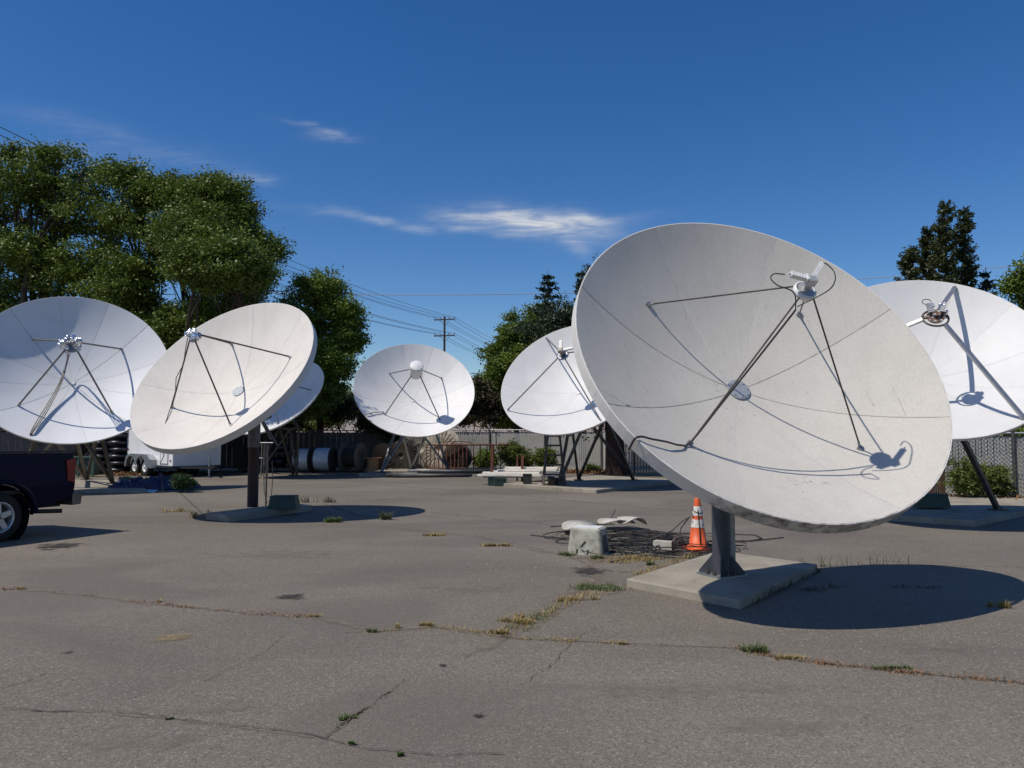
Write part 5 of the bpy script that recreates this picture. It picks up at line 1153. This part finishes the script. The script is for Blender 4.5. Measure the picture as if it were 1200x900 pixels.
p = g(436, 553); spool('tan wooden spool standing upright like a small table', (p.x, p.y + .2, 0), .38, .60, 0, 'wood_tan', 'wood_tan', .64, .035, upright=True)
spool('reddish spool showing its round face behind the tan upright spool', (-5.55, 34.1, 0), .60, .5, 30, 'wood_tan', 'flange_dark', .7)
spool('black radial faced reel seen under the left side of the middle dish', (-4.75, 33.6, 0), .66, .5, 185, 'flange_dark', 'black', .8, slats=True)
spool('big pale reel with radial slats under the middle dish', (-4.1, 34.5, 0), .98, .5, 175, 'reel_grey', 'flange_dark', .75, slats=True)
spool('tall pale slatted reel leaning beside the big pale reel', (-3.1, 34.2, 0), .92, .5, 205, 'reel_grey', 'flange_dark', .75, slats=True)
spool('small dark reel right of the pale reels under the middle dish', (-2.35, 33.4, 0), .60, .5, 190, 'flange_dark', 'wood', .8, slats=True)

# dark bundles stacked behind the left dish stand
for k in range(8):
    for j in range(2):
        z0 = .05 + k * .27; c = Vector((-16.55 + j * .85 + (k % 2) * .08, 31.4 - .3 * j, z0 + .13)); mb = MB()
        mb.sphere(c, 1, 14, 8, jit=.05, scale=(.46 + .03 * (k % 3), .55, .135))
        o = mb.build('wrapped_bundle', M['black_wrap']); tag(o, 'black wrapped bundle in the %s column, %s' % (('left', 'right')[j], ('lowest of the stack', 'second from the bottom', 'third from the bottom', 'fourth from the bottom', 'fourth from the top', 'third from the top', 'second from the top', 'topmost of the stack')[k]), 'bundle', 'black bundles stacked beside the trailer')
# dark cabinet / shed behind the rust brown post
root = thing('storage_rack', 'low dark storage rack in deep shade behind the rust brown post', 'storage rack', (-10.3, 32.9, 0))
for x in (-11.6, -10.5, -9.4):
    mb = MB(); mb.box((x, 33, .8), (.07, .07, 1.6)); mb.box((x, 33.9, .8), (.07, .07, 1.6)); mb.build('upright', M['leg_dark'], root)
for z in (.15, .8, 1.45):
    mb = MB(); mb.box((-10.5, 33.45, z), (2.3, .95, .05)); mb.build('shelf', M['leg_dark'], root)
for i, (x, z, w, h) in enumerate([(-11.1, .18, .8, .5), (-10.0, .18, .7, .45), (-11.0, .83, .6, .45), (-10.0, .83, .9, .38)]):
    mb = MB(); mb.sphere((x, 33.4, z + h / 2), 1, 12, 8, jit=.06, scale=(w / 2, .38, h / 2)); o = mb.build('tarp_bundle', M['black_wrap']); tag(o, ['large dark bundle low at the left of the shaded rack', 'dark bundle low at the right of the shaded rack', 'dark bundle on the middle shelf at the left of the shaded rack', 'long dark bundle on the middle shelf at the right of the shaded rack'][i], 'bundle')

# green crate table behind far left dish stand
root = thing('crate_table', 'green framed metal crate behind the far left dish stand', 'metal crate', (-16.3, 29.4, 0))
for x in (-16.75, -16.3, -15.75):
    mb = MB(); mb.box((x, 29.2, .36), (.06, .06, .72)); mb.build('leg', M['teal_green'], root)
mb = MB(); mb.box((-16.25, 29.45, .73), (1.1, .6, .04)); mb.build('top', M['teal_green'], root)
mb = MB(); mb.box((-16.25, 29.5, .34), (.98, .5, .6)); mb.build('crate_body', M['green_box'], root)

# H frame of conduit behind the rust brown post
root = thing('conduit_frame', 'thin steel conduit frame just right of the rust brown post', 'steel frame', (-5.75, 17.4, 0))
for (x, y0, y1) in ((307, 519, 553), (310, 519, 553), (314, 520, 552)):
    a_, b_ = at(x, y0, 17.4), at(x, 588, 17.4); b_.z = 0; mb = MB(); mb.tube([a_, (a_.x, 17.4, a_.z - .75)], .014, 6); mb.build('conduit', M['leg_grey'], root)
mb = MB(); mb.tube([at(299, 519, 17.4), at(320, 519, 17.4)], .018, 6); mb.build('cross_bar', M['galv'], root)
mb = MB(); mb.tube([at(300, 537, 17.4), at(308, 537, 17.4)], .016, 6); mb.build('cross_bar', M['galv'], root)
pts = [at(309, 545, 17.2), at(309.5, 575, 17.2), at(313, 589.5, 17.0), at(318, 583, 17.2), at(319.5, 560, 17.2), at(319, 540, 17.3)]
mb = MB(); mb.tube(pts, .009, 6); mb.build('hanging_cable', M['cable'], root)
mb = MB(); mb.tube([at(313, 519, 17.4), Vector((at(313, 519, 17.4).x, 17.4, 0))], .02, 8); mb.build('upright', M['leg_dark'], root)

# green plastic pedestals
def pedestal(label, c, w, d, h, rot, mt='green_box', z=0, name='pedestal_box'):
    c = Vector(c); Rm = Matrix.Rotation(rot, 3, 'Z'); root = thing(name, label, 'utility box', (c.x, c.y, z)); mb = MB()
    def ring(s_, zz): return [Vector((c.x, c.y, z + zz)) + Rm @ Vector((x * w / 2 * s_, y * d / 2 * s_, 0)) for x, y in ((-1, -1), (1, -1), (1, 1), (-1, 1))]
    A, B = ring(1, 0), ring(.86, h * .88); mb.add(A + B, [(0, 1, 5, 4), (1, 2, 6, 5), (2, 3, 7, 6), (3, 0, 4, 7)]); mb.build('body', M[mt], root, bevel=.01)
    A, B = ring(.92, h * .88), ring(.87, h); mb = MB(); mb.add(A + B, [(0, 1, 5, 4), (1, 2, 6, 5), (2, 3, 7, 6), (3, 0, 4, 7), (4, 5, 6, 7), (3, 2, 1, 0)]); mb.build('lid', M[mt], root, bevel=.01)
p = g(333, 596, .12); pedestal('dark green utility box on the pad right of the rust brown post', p, .56, .4, .26, .05, z=.12)
p = g(153, 567, .1); pedestal('dark green utility box at the pad edge of the far left dish', p, .62, .45, .22, .05, z=.1)
p = g(1091, 594, .14); pedestal('dark green utility box below the right edge dish beside a wooden post', p, .60, .4, .26, .1, z=.14)

# pale pedestal box in the yard, a dark plate painted in for the shaded notch on its right face
def pale_box():
    c = g(692, 651); c.z = 0; c = c + Vector((0, .24, 0)); root = thing('pedestal_box', 'pale grey green pedestal box standing in the yard left of the cone', 'utility box', c); Rm = Matrix.Rotation(R_(-24), 3, 'Z')
    def q(x, y, z): return c + Rm @ Vector((x, y, z))
    h = .34
    def ring(sx, sy, z, r=.05):
        o = []
        for (cx, cy, a0) in ((1, 1, 0), (-1, 1, 90), (-1, -1, 180), (1, -1, 270)):
            for k in range(4): t = R_(a0 + 30 * k); o.append(q(cx * (sx - r) + r * math.cos(t), cy * (sy - r) + r * math.sin(t), z))
        return o
    mb = MB(); levels = [(.252, .20, 0), (.245, .195, .02), (.215, .172, h - .03), (.21, .167, h - .01), (.20, .158, h)]; rs = [ring(*l) for l in levels]
    vs = [p_ for r in rs for p_ in r]; n_ = 16; fs = [(i * n_ + k, i * n_ + (k + 1) % n_, (i + 1) * n_ + (k + 1) % n_, (i + 1) * n_ + k) for i in range(4) for k in range(n_)] + [tuple(range(4 * n_, 5 * n_))]
    mb.add(vs, fs, False); mb.build('shell', M['ped'], root)
    mb = MB(); mb.extrude([q(.243, -.11, .02), q(.243, .10, .02), q(.230, .10, .18), q(.224, .06, .25), q(.224, -.06, .25), q(.230, -.11, .18)], Rm @ Vector((.004, 0, 0))); mb.build('notch_shade_plate', M['hollow_shade'], root)
    mb = MB(); mb.box(q(0, 0, h + .006), (.36, .27, .012), Rm); mb.box(q(-.03, .02, h + .014), (.10, .06, .006), Rm); mb.build('lid', M['lnb'], root)
    mb = MB(); mb.box(q(-.02, -.192, .14), (.10, .012, .012), Rm @ Matrix.Rotation(R_(-50), 3, 'Y')); mb.box(q(-.10, -.196, .04), (.02, .01, .06), Rm); mb.box(q(.05, -.196, .04), (.02, .01, .06), Rm); mb.build('latch', M['leg_dark'], root)
pale_box()

# traffic cone with the cable wound round it
def cone():
    c = g(818, 644); c.z = 0; root = thing('traffic_cone', 'orange traffic cone with two scuffed white collars beside the cable pile', 'traffic cone', c)
    mb = MB(); mb.box(c + Vector((0, 0, .018)), (.34, .34, .036), Matrix.Rotation(.3, 3, 'Z')); mb.build('base', M['cone'], root, bevel=.012)
    r = lambda z: .132 - (.132 - .038) * z / .70
    for (z0, z1, m_, nm) in ((.036, .31, 'cone', 'cone_body'), (.31, .42, 'cone_white', 'reflective_collar'), (.42, .47, 'cone', 'cone_body'), (.47, .60, 'cone_white', 'reflective_collar'), (.60, .70, 'cone', 'cone_top')):
        e = .003 if m_ == 'cone_white' else 0; mb = MB(); prof = [(r(z0) + e, z0), (r(z1) + e, z1)]
        if nm == 'cone_top': prof = [(r(z0), z0), (r(z1), z1), (.034, .71), (.02, .712), (.018, .68)]
        if nm == 'cone_body' and z0 < .1: prof = [(.145, .036), (.14, .06)] + [(r(.06), .06), (r(z1), z1)]
        mb.lathe(prof, c, (0, 0, 1), 28); mb.build(nm, M[m_], root)
    pts = []
    for t in np.linspace(0, 2 * math.pi * 1.6, 40): z = .60 - .13 * t / 10; pts.append(c + Vector((math.cos(t) * (r(z) + .008), math.sin(t) * (r(z) + .008), z + .03 * math.sin(t))))
    mb = MB(); mb.tube(pts, .006, 5)
    mb.tube([c + Vector((-.01, -r(.55) - .008, .55)), c + Vector((0, -r(.3) - .009, .3)), c + Vector((.0, -r(.1) - .009, .1))], .006, 5)
    for t in np.linspace(0, 2 * math.pi, 2): pass
    mb.tube([c + Vector((math.cos(t) * .142, math.sin(t) * .142, .09)) for t in np.linspace(0, 2 * math.pi, 24)], .006, 5); o = mb.build('wound_cable', M['cable'])
    tag(o, 'black cable wound around the orange traffic cone', 'cable')
cone()
# cable pile
def cable_pile():
    mb = MB(); r_ = random.Random(4)
    for k in range(58):
        cx, cy = r_.uniform(1.35, 2.45), r_.uniform(10.6, 12.2); rx, ry = r_.uniform(.35, .95), r_.uniform(.25, .7); t0 = r_.uniform(0, 6.28); sp = r_.uniform(2.5, 6.5); ph = r_.uniform(0, 6); z0 = r_.uniform(.01, .06)
        pts = [Vector((cx + rx * math.cos(t0 + sp * s_) * (1 + .15 * math.sin(5 * s_ + ph)), cy + ry * math.sin(t0 + sp * s_) * (1 + .12 * math.cos(4 * s_ + ph)), max(.012, z0 + .03 * math.sin(7 * s_ + ph)))) for s_ in np.linspace(0, 1, 26)]
        mb.tube(pts, r_.choice([.005, .006, .008]), 5)
    for pts in ([(622, 628), (640, 630), (665, 632), (700, 634)], [(860, 627), (885, 628), (893, 632), (880, 635), (860, 635)], [(850, 637), (890, 634), (918, 631)], [(765, 650), (800, 648), (825, 642), (850, 638)], [(715, 660), (760, 652), (800, 650)], [(645, 618), (680, 616), (720, 615)]):
        q = [g(*p) for p in pts]; mb.tube([Vector((p.x, p.y, .014)) for p in q], .009, 5)
    c = g(818, 644)
    mb.tube([Vector((1.9, 10.9, .12)), Vector((c.x - .35, c.y + .05, .25)), Vector((c.x - .2, c.y, .40)), Vector((c.x - .10, c.y, .45))], .009, 5)
    mb.tube([Vector((1.95, 10.7, .02)), Vector((c.x - .30, c.y - .05, .05)), Vector((c.x - .23, c.y, .3)), Vector((c.x - .10, c.y + .03, .45))], .009, 5)
    q = g(715, 616); mb.tube([Vector((q.x, q.y, .02)), Vector((q.x + .03, q.y, .15)), Vector((q.x + .10, q.y, .28))], .007, 5)
    tag(mb.build('cable_pile', M['cable']), 'tangled pile of black cable on the asphalt between pedestal box and cone', 'cable pile', kind='stuff')
cable_pile()
def curved_sheet(label, c, rx, ry, bow, rot, thick=.012, pointed=False, mt='sheet', z=.05, name='scrap_panel'):
    mb = MB(); n_ = 20; c = Vector(c); top = []; Rm = Matrix.Rotation(rot, 3, 'Z')
    for k in range(n_):
        t = 2 * math.pi * k / n_; x, y = rx * math.cos(t), ry * math.sin(t)
        if pointed and abs(math.sin(t)) < .5 and math.cos(t) > 0: x *= 1.2; y *= .4
        top.append(Vector((c.x, c.y, z + bow * (1 - (x / rx) ** 2) + .02 * math.sin(3 * t))) + Rm @ Vector((x, y, 0)))
    ctr = Vector((c.x, c.y, z + bow)); vs = top + [ctr] + [p - Vector((0, 0, thick)) for p in top] + [ctr - Vector((0, 0, thick))]
    fs = [(k, (k + 1) % n_, n_) for k in range(n_)] + [(n_ + 1 + (k + 1) % n_, n_ + 1 + k, 2 * n_ + 1) for k in range(n_)] + [(k, n_ + 1 + k, n_ + 1 + (k + 1) % n_, (k + 1) % n_) for k in range(n_)]
    mb.add(vs, fs, True); return tag(mb.build(name, M[mt]), label, 'scrap panel')
q = g(682, 626); curved_sheet('rounded pale scrap panel lying behind the pedestal box', (q.x - .02, q.y + .1, 0), .30, .55, .07, 0, z=.10, mt='sheet')
q = g(722, 620); curved_sheet('thin pale scrap sheet lying across the cable pile', (q.x, q.y, 0), .32, .30, .05, .1, z=.12)
q = g(740, 621); curved_sheet('pointed pale scrap sheet on top of the cable pile', (q.x, q.y, 0), .24, .28, .09, .3, z=.13, pointed=True)
root = thing('cable_box', 'small open cream box lying on its side in front of the cable pile', 'box', (g(778, 645).x, g(778, 645).y, 0)); q = g(778, 645); Rm = Matrix.Rotation(R_(-30), 3, 'Z')
mb = MB()
for (o, s_) in (((0, 0, .006), (.26, .12, .008)), ((0, 0, .126), (.26, .12, .008)), ((0, -.06, .066), (.26, .008, .12)), ((0, .06, .066), (.26, .008, .12)), ((-.13, 0, .066), (.008, .12, .12))): mb.box(Vector((q.x, q.y, 0)) + Rm @ Vector(o), s_, Rm)
mb.build('shell', M['sheet'], root); mb = MB(); mb.box(Vector((q.x, q.y, 0)) + Rm @ Vector((.07, 0, .066)), (.10, .10, .10), Rm); mb.build('insert', M['hollow_shade'], root)
mb = MB(); mb.extrude([Vector((q.x, q.y, 0)) + Rm @ Vector(v_) for v_ in ((.13, .06, .13), (.13, -.06, .13), (.18, -.07, .19), (.18, .05, .19))], (0, 0, .006)); mb.build('flap', M['sheet'], root)

# ------------------------------------------------------------------ yard clutter near the middle
# long pipes lying in front of the middle dish
pp = [((-4.65, 28.6), (-1.2, 29.5), .09, 0, 'black pipe lying nearest in front of the middle dish pad'), ((-4.35, 28.45), (-.4, 29.0), .07, 0, 'dark pipe lying along the front edge of the middle dish pad'), ((-4.7, 28.9), (-1.6, 29.9), .10, 0, 'thick dark pipe lying behind the nearest pipe'),
      ((-3.5, 28.7), (.2, 29.3), .055, .16, 'thin dark pipe on top of the pipes by the middle dish'), ((-3.9, 29.0), (-1.8, 29.4), .035, .20, 'pale metal bar resting on the dark pipes by the middle dish')]
for a_, b_, r, z, lab in pp:
    mb = MB(); zz = r + z; ax = Vector((b_[0] - a_[0], b_[1] - a_[1], 0)); mb.lathe([(r * .8, .01), (r * .8, 0), (r, 0), (r, ax.length), (r * .8, ax.length), (r * .8, ax.length - .2)], (a_[0], a_[1], zz), ax, 16); mb.lathe([(.001, .15), (r * .8, .15)], (a_[0], a_[1], zz), ax, 16)
    tag(mb.build('pipe', M['galv' if 'pale' in lab else 'pipe_black'] if 'pipe_black' in M else (M['galv'] if 'pale' in lab else M['leg_grey'])), lab, 'pipe')
for i, (x0, y0, x1, y1) in enumerate([(-2.8, 29.6, .1, 30.2), (-2.2, 30.0, .3, 30.5), (-1.9, 29.3, .6, 29.7)]):
    mb = MB(); mb.beam((x0, y0, .20 + .02 * i), (x1, y1, .20), .22, .10); tag(mb.build('steel_beam', M['pole']), ['dark steel beam on the pad behind the pipes, farthest left', 'dark steel beam lying farthest back on the middle dish pad', 'dark steel beam lying nearest the rusty rail'][i], 'steel beam')
# rusty rail
root = thing('rusty_rail', 'rusty steel rail with many thin uprights behind the middle dish', 'rail', (-1.4, 33.0, 0)); xa, xb, Y, ht = at(500, 521, 33.0).x, at(600, 521, 33.0).x, 33.0, 1.13
mb = MB(); mb.tube([(xa, Y, ht), (xb, Y, ht + .02)], .035, 8); mb.build('top_rail', M['rust'], root)
mb = MB(); mb.tube([(xa + .6, Y + .3, ht + .12), (xa + 1.4, Y + .2, ht + .16), (xa + 1.9, Y + .3, ht + .1)], .02, 6); mb.build('bent_rod', M['rust'], root)
pr = None
for x in np.concatenate([np.arange(xa, xa + 1.6, .17), np.arange(xa + 1.7, xb, .29)]):
    if pr is None: mb = MB(); mb.box((x, Y, ht / 2), (.045, .045, ht)); pr = mb.build('upright', M['rust'], root); x00 = x
    else: copy_part(pr, root, (x - x00, 0, 0))
mb = MB(); mb.tube([(xa, Y, .15), (xb, Y, .15)], .025, 8); mb.build('bottom_rail', M['rust'], root)
# boards on a low rack with rusty posts
rootB = thing('board_rack', 'low rack with rusty posts carrying the white boards', 'rack', (g(600, 568).x, 25.2, 0))
for (px, y0, Y, r) in ((576.5, 522, 24.6, .045), (612, 533, 24.9, .04), (606, 534, 26.6, .03), (577, 530, 26.6, .03)):
    t_ = at(px, y0, Y); mb = MB(); mb.box((t_.x, Y, t_.z / 2), (r * 2, r * 2, t_.z)); mb.build('post', M['rust'], rootB)
for Y in (24.7, 26.5):
    xa, xb = at(572, 556, Y).x, at(620, 556, Y).x; mb = MB(); mb.box(((xa + xb) / 2, Y, .26), (xb - xa + .3, .09, .08)); mb.build('cross_beam', M['rust'], rootB)
bd = [(560, 24.6, 2.0, 0, .30), (572, 24.9, 2.2, .05, .30), (583, 25.2, 2.1, -.03, .30), (566, 24.7, 1.8, .02, .37), (580, 25.0, 2.3, .0, .37), (578, 25.5, 2.1, .06, .37), (583, 24.9, 1.9, .03, .44), (590, 25.3, 2.0, -.04, .44), (592, 25.1, 1.7, .02, .51)]
labs = ['lowest layer, sticking out farthest left', 'lowest layer, in its middle', 'lowest layer, at the back', 'second layer, at the front', 'second layer, in its middle', 'second layer, at the back', 'third layer, at the front', 'third layer, at the back', 'topmost of the stack']
for (px, Y, L, rot, z), lb in zip(bd, labs):
    x0 = at(px, 550, Y).x; mb = MB(); mb.beam((x0, Y, z), (x0 + L * math.cos(rot - .12), Y + L * math.sin(rot - .12), z), .24, .06, up=(0, 0, 1)); tag(mb.build('board', M['board'], bevel=.006), 'white board on the rusty rack, ' + lb, 'board', 'white boards stacked on the rusty rack')
# dark crates and bits
def crate(label, c, s_, rot=0, mt='black', name='crate', z=0):
    root = thing(name, label, 'crate', (c.x, c.y, z)); Rm = Matrix.Rotation(rot, 3, 'Z'); q = Vector((c.x, c.y, z)); w, d, h = s_
    mb = MB()
    for (o, t) in (((0, -d / 2, h / 2), (w, .02, h)), ((0, d / 2, h / 2), (w, .02, h)), ((-w / 2, 0, h / 2), (.02, d - .024, h)), ((w / 2, 0, h / 2), (.02, d - .024, h)), ((0, 0, .01), (w - .024, d - .024, .02))): mb.box(q + Rm @ Vector(o), t, Rm)
    mb.build('body', M[mt], root); mb = MB()
    for (o, t) in (((0, -d / 2 - .012, h - .02), (w + .04, .02, .03)), ((0, d / 2 + .012, h - .02), (w + .04, .02, .03)), ((-w / 2 - .012, 0, h - .02), (.02, d, .03)), ((w / 2 + .012, 0, h - .02), (.02, d, .03))): mb.box(q + Rm @ Vector(o), t, Rm)
    mb.build('rim', M[mt], root); return root
crate('small dark crate below the left rusty post of the board rack', g(576, 569), (.20, .25, .28), .1, 'green_box')
crate('dark green crate right of the small crate on the asphalt', g(586, 569.5), (.34, .30, .24), .15, 'green_box')
crate('black box on the pad edge left of the black ladder', g(618, 571), (.24, .26, .40), 0, 'black')
root = thing('tool_bucket', 'black tub at the foot of the black ladder', 'bucket', (g(648, 573).x, g(648, 573).y, 0)); q = g(648, 573)
mb = MB(); mb.lathe([(.001, .0), (.12, 0), (.16, .30), (.17, .30), (.17, .32), (.15, .32), (.11, .02), (.001, .02)], (q.x, q.y, 0), (0, 0, 1), 20); mb.build('tub', M['black'], root)
mb = MB(); mb.tube([(q.x + .16 * math.cos(t), q.y, .30 + .1 * math.sin(t)) for t in np.linspace(0, math.pi, 9)], .006, 5); mb.build('handle', M['galv'], root)
q = g(646, 563, .1); mb = MB(); mb.sphere((q.x, q.y + .3, .24), .15, 10, 7, jit=.12, flat=True); tag(mb.build('blue_bag', M['blue_plastic']), 'crumpled bright blue bag under the black ladder', 'bag')
q = g(656, 562, .1); mb = MB(); mb.sphere((q.x, q.y + .4, .25), .11, 10, 7, jit=.15, flat=True); tag(mb.build('paper_scrap', M['sheet']), 'white crumpled scrap beside the blue bag under the ladder', 'scrap')
# ladder
root = thing('step_ladder', 'tall black ladder standing beside the stand of the half hidden dish', 'ladder', (g(650, 566).x, 23.2, .0)); Y = 22.7
bl, br, tl, tr = at(636.5, 568, Y), at(663, 568, Y), at(642, 508, Y + .35), at(655.5, 508, Y + .35)
bl.z = br.z = .0
for a_, b_ in ((bl, tl), (br, tr)): mb = MB(); mb.beam(a_, b_, .06, .035); mb.build('rail', M['leg_dark'], root)
for k in range(6):
    t = .08 + k * .175; p0, p1 = bl.lerp(tl, t), br.lerp(tr, t); mb = MB(); mb.beam(p0, p1, .05, .055); mb.build('rung', M['leg_dark'], root)
for a_, b_ in ((bl, tl), (br, tr)): mb = MB(); mb.beam(a_ + Vector((0, 1.0, 0)), b_, .035, .025); mb.build('back_leg', M['leg_dark'], root)
# barbed arm on fence
mb = MB(); mb.tube([at(571, 505, 34.6), at(575, 498, 34.7), at(577, 495, 34.6)], .02, 5); tag(mb.build('fence_arm', M['galv']), 'short bent arm sticking up from the fence top behind the shrubs', 'fence arm')
# wooden post at right
q = g(1094, 586); root = thing('timber_post', 'pair of reddish timber posts behind the green box at right', 'post', (q.x, 19.3, 0))
for dx in (-.06, .22):
    mb = MB(); mb.box((q.x + .15 + dx, 19.2, .78), (.13, .13, 1.56)); mb.build('post', M['wood_dark'], root)
# blue tarp heap and teal sign
def tarp():
    c = g(172, 574); V = []; nx, ny = 40, 18; r_ = np.random.default_rng(3)
    for j in range(ny):
        for i in range(nx):
            u_, v_ = i / (nx - 1) * 2 - 1, j / (ny - 1) * 2 - 1; e = max(0, 1 - u_ * u_) * max(0, 1 - v_ * v_)
            z = .10 + .34 * e ** .7 * (.55 + .45 * math.sin(u_ * 9 + 3 * v_) * math.cos(v_ * 5 + u_ * 3)) + .04 * r_.normal() * e; V.append((c.x + u_ * 1.15 + .08 * math.sin(7 * v_), c.y + .5 + v_ * .6, max(.02, z * (1 if e > 0 else .1))))
    F = [(j * nx + i, j * nx + i + 1, (j + 1) * nx + i + 1, (j + 1) * nx + i) for j in range(ny - 1) for i in range(nx - 1)]
    mb = MB(); mb.add(V, F, False); tag(mb.build('tarpaulin', M['blue_tarp']), 'crumpled dark blue tarpaulin heaped on the shaded pad left of the bush', 'tarpaulin')
tarp()
q = g(174, 577); mb = MB(); mb.box((q.x, q.y - .0, .03), (.42, .25, .03), Matrix.Rotation(R_(12), 3, 'X')); tag(mb.build('flat_packet', M['teal']), 'flat teal and white packet lying in front of the blue tarpaulin', 'packet')

# ------------------------------------------------------------------ utility poles and wires
def upole(label, x, y, h, rot, arms=True):
    root = thing('utility_pole', label, 'utility pole', (x, y, 0)); mb = MB(); mb.tube([(x, y, -.3), (x, y, h)], .15, 12, taper=[.17, .11]); mb.build('pole', M['telpole'], root); d = Vector((math.cos(rot), math.sin(rot), 0)); ends = []
    for z in (h - .35, h - 2.25):
        mb = MB(); mb.beam(Vector((x, y, z)) - d * 1.3, Vector((x, y, z)) + d * 1.3, .11, .13); mb.build('crossarm', M['telpole'], root)
        mb = MB(); mb.beam(Vector((x, y, z - .8)), Vector((x, y, z)) + d * .7, .03, .04); mb.beam(Vector((x, y, z - .8)), Vector((x, y, z)) - d * .7, .03, .04); mb.build('brace', M['galv'], root)
        for o in (-1.2, -.55, .55, 1.2):
            p = Vector((x, y, z + .06)) + d * o; mb = MB(); mb.lathe([(.02, 0), (.02, .08), (.07, .1), (.05, .16), (.07, .18), (.04, .25), (.001, .26)], p, (0, 0, 1), 8); mb.build('insulator', M['insulator'], root); ends.append(p + Vector((0, 0, .2)))
    return ends
YP = 90; tp = at(521, 371, YP); dirx = Vector((16.5, 59, 0)).normalized(); rr = math.atan2(-dirx.x, dirx.y)
E1 = upole('dark timber utility pole with two crossarms above the middle dish', tp.x, YP, tp.z, rr)
E0 = upole('nearer timber utility pole hidden among the trees at far left', tp.x - 16.5, YP - 59, tp.z, rr)
E2 = upole('farther timber utility pole beyond the leafy elm', tp.x + 19.6, YP + 70, tp.z, rr)
def wire(name, a_, b_, sag, r, m_, label, group=None):
    mb = MB(); a_, b_ = Vector(a_), Vector(b_); pts = [a_.lerp(b_, t) - Vector((0, 0, sag * 4 * t * (1 - t))) for t in np.linspace(0, 1, 25)]; mb.tube(pts, r, 5); tag(mb.build(name, m_), label, 'overhead wire', group)
spots = ['outer left end of the upper crossarm', 'inner left insulator of the upper crossarm', 'inner right insulator of the upper crossarm', 'outer right end of the upper crossarm',
         'outer left end of the lower crossarm', 'inner left insulator of the lower crossarm', 'inner right insulator of the lower crossarm', 'outer right end of the lower crossarm']
for i, (a_, b_, c_) in enumerate(zip(E0, E1, E2)):
    wire('overhead_wire', a_, b_, 1.0 + .1 * (i % 3), .018, M['wire'], 'wire running left from the ' + spots[i], 'overhead wires left of the utility pole')
    wire('overhead_wire', b_, c_, 1.2 + .1 * (i % 3), .020, M['wire'], 'wire running right from the ' + spots[i], 'overhead wires right of the utility pole')
wire('overhead_wire', at(300, 343, 46), at(1300, 300, 46), .9, .022, M['wire_pale'], 'pale thin cable crossing the whole sky behind the spruces')
wire('overhead_wire', at(400, 443, 60), at(720, 420, 60), .4, .022, M['wire'], 'low black service wire crossing behind the middle dish')
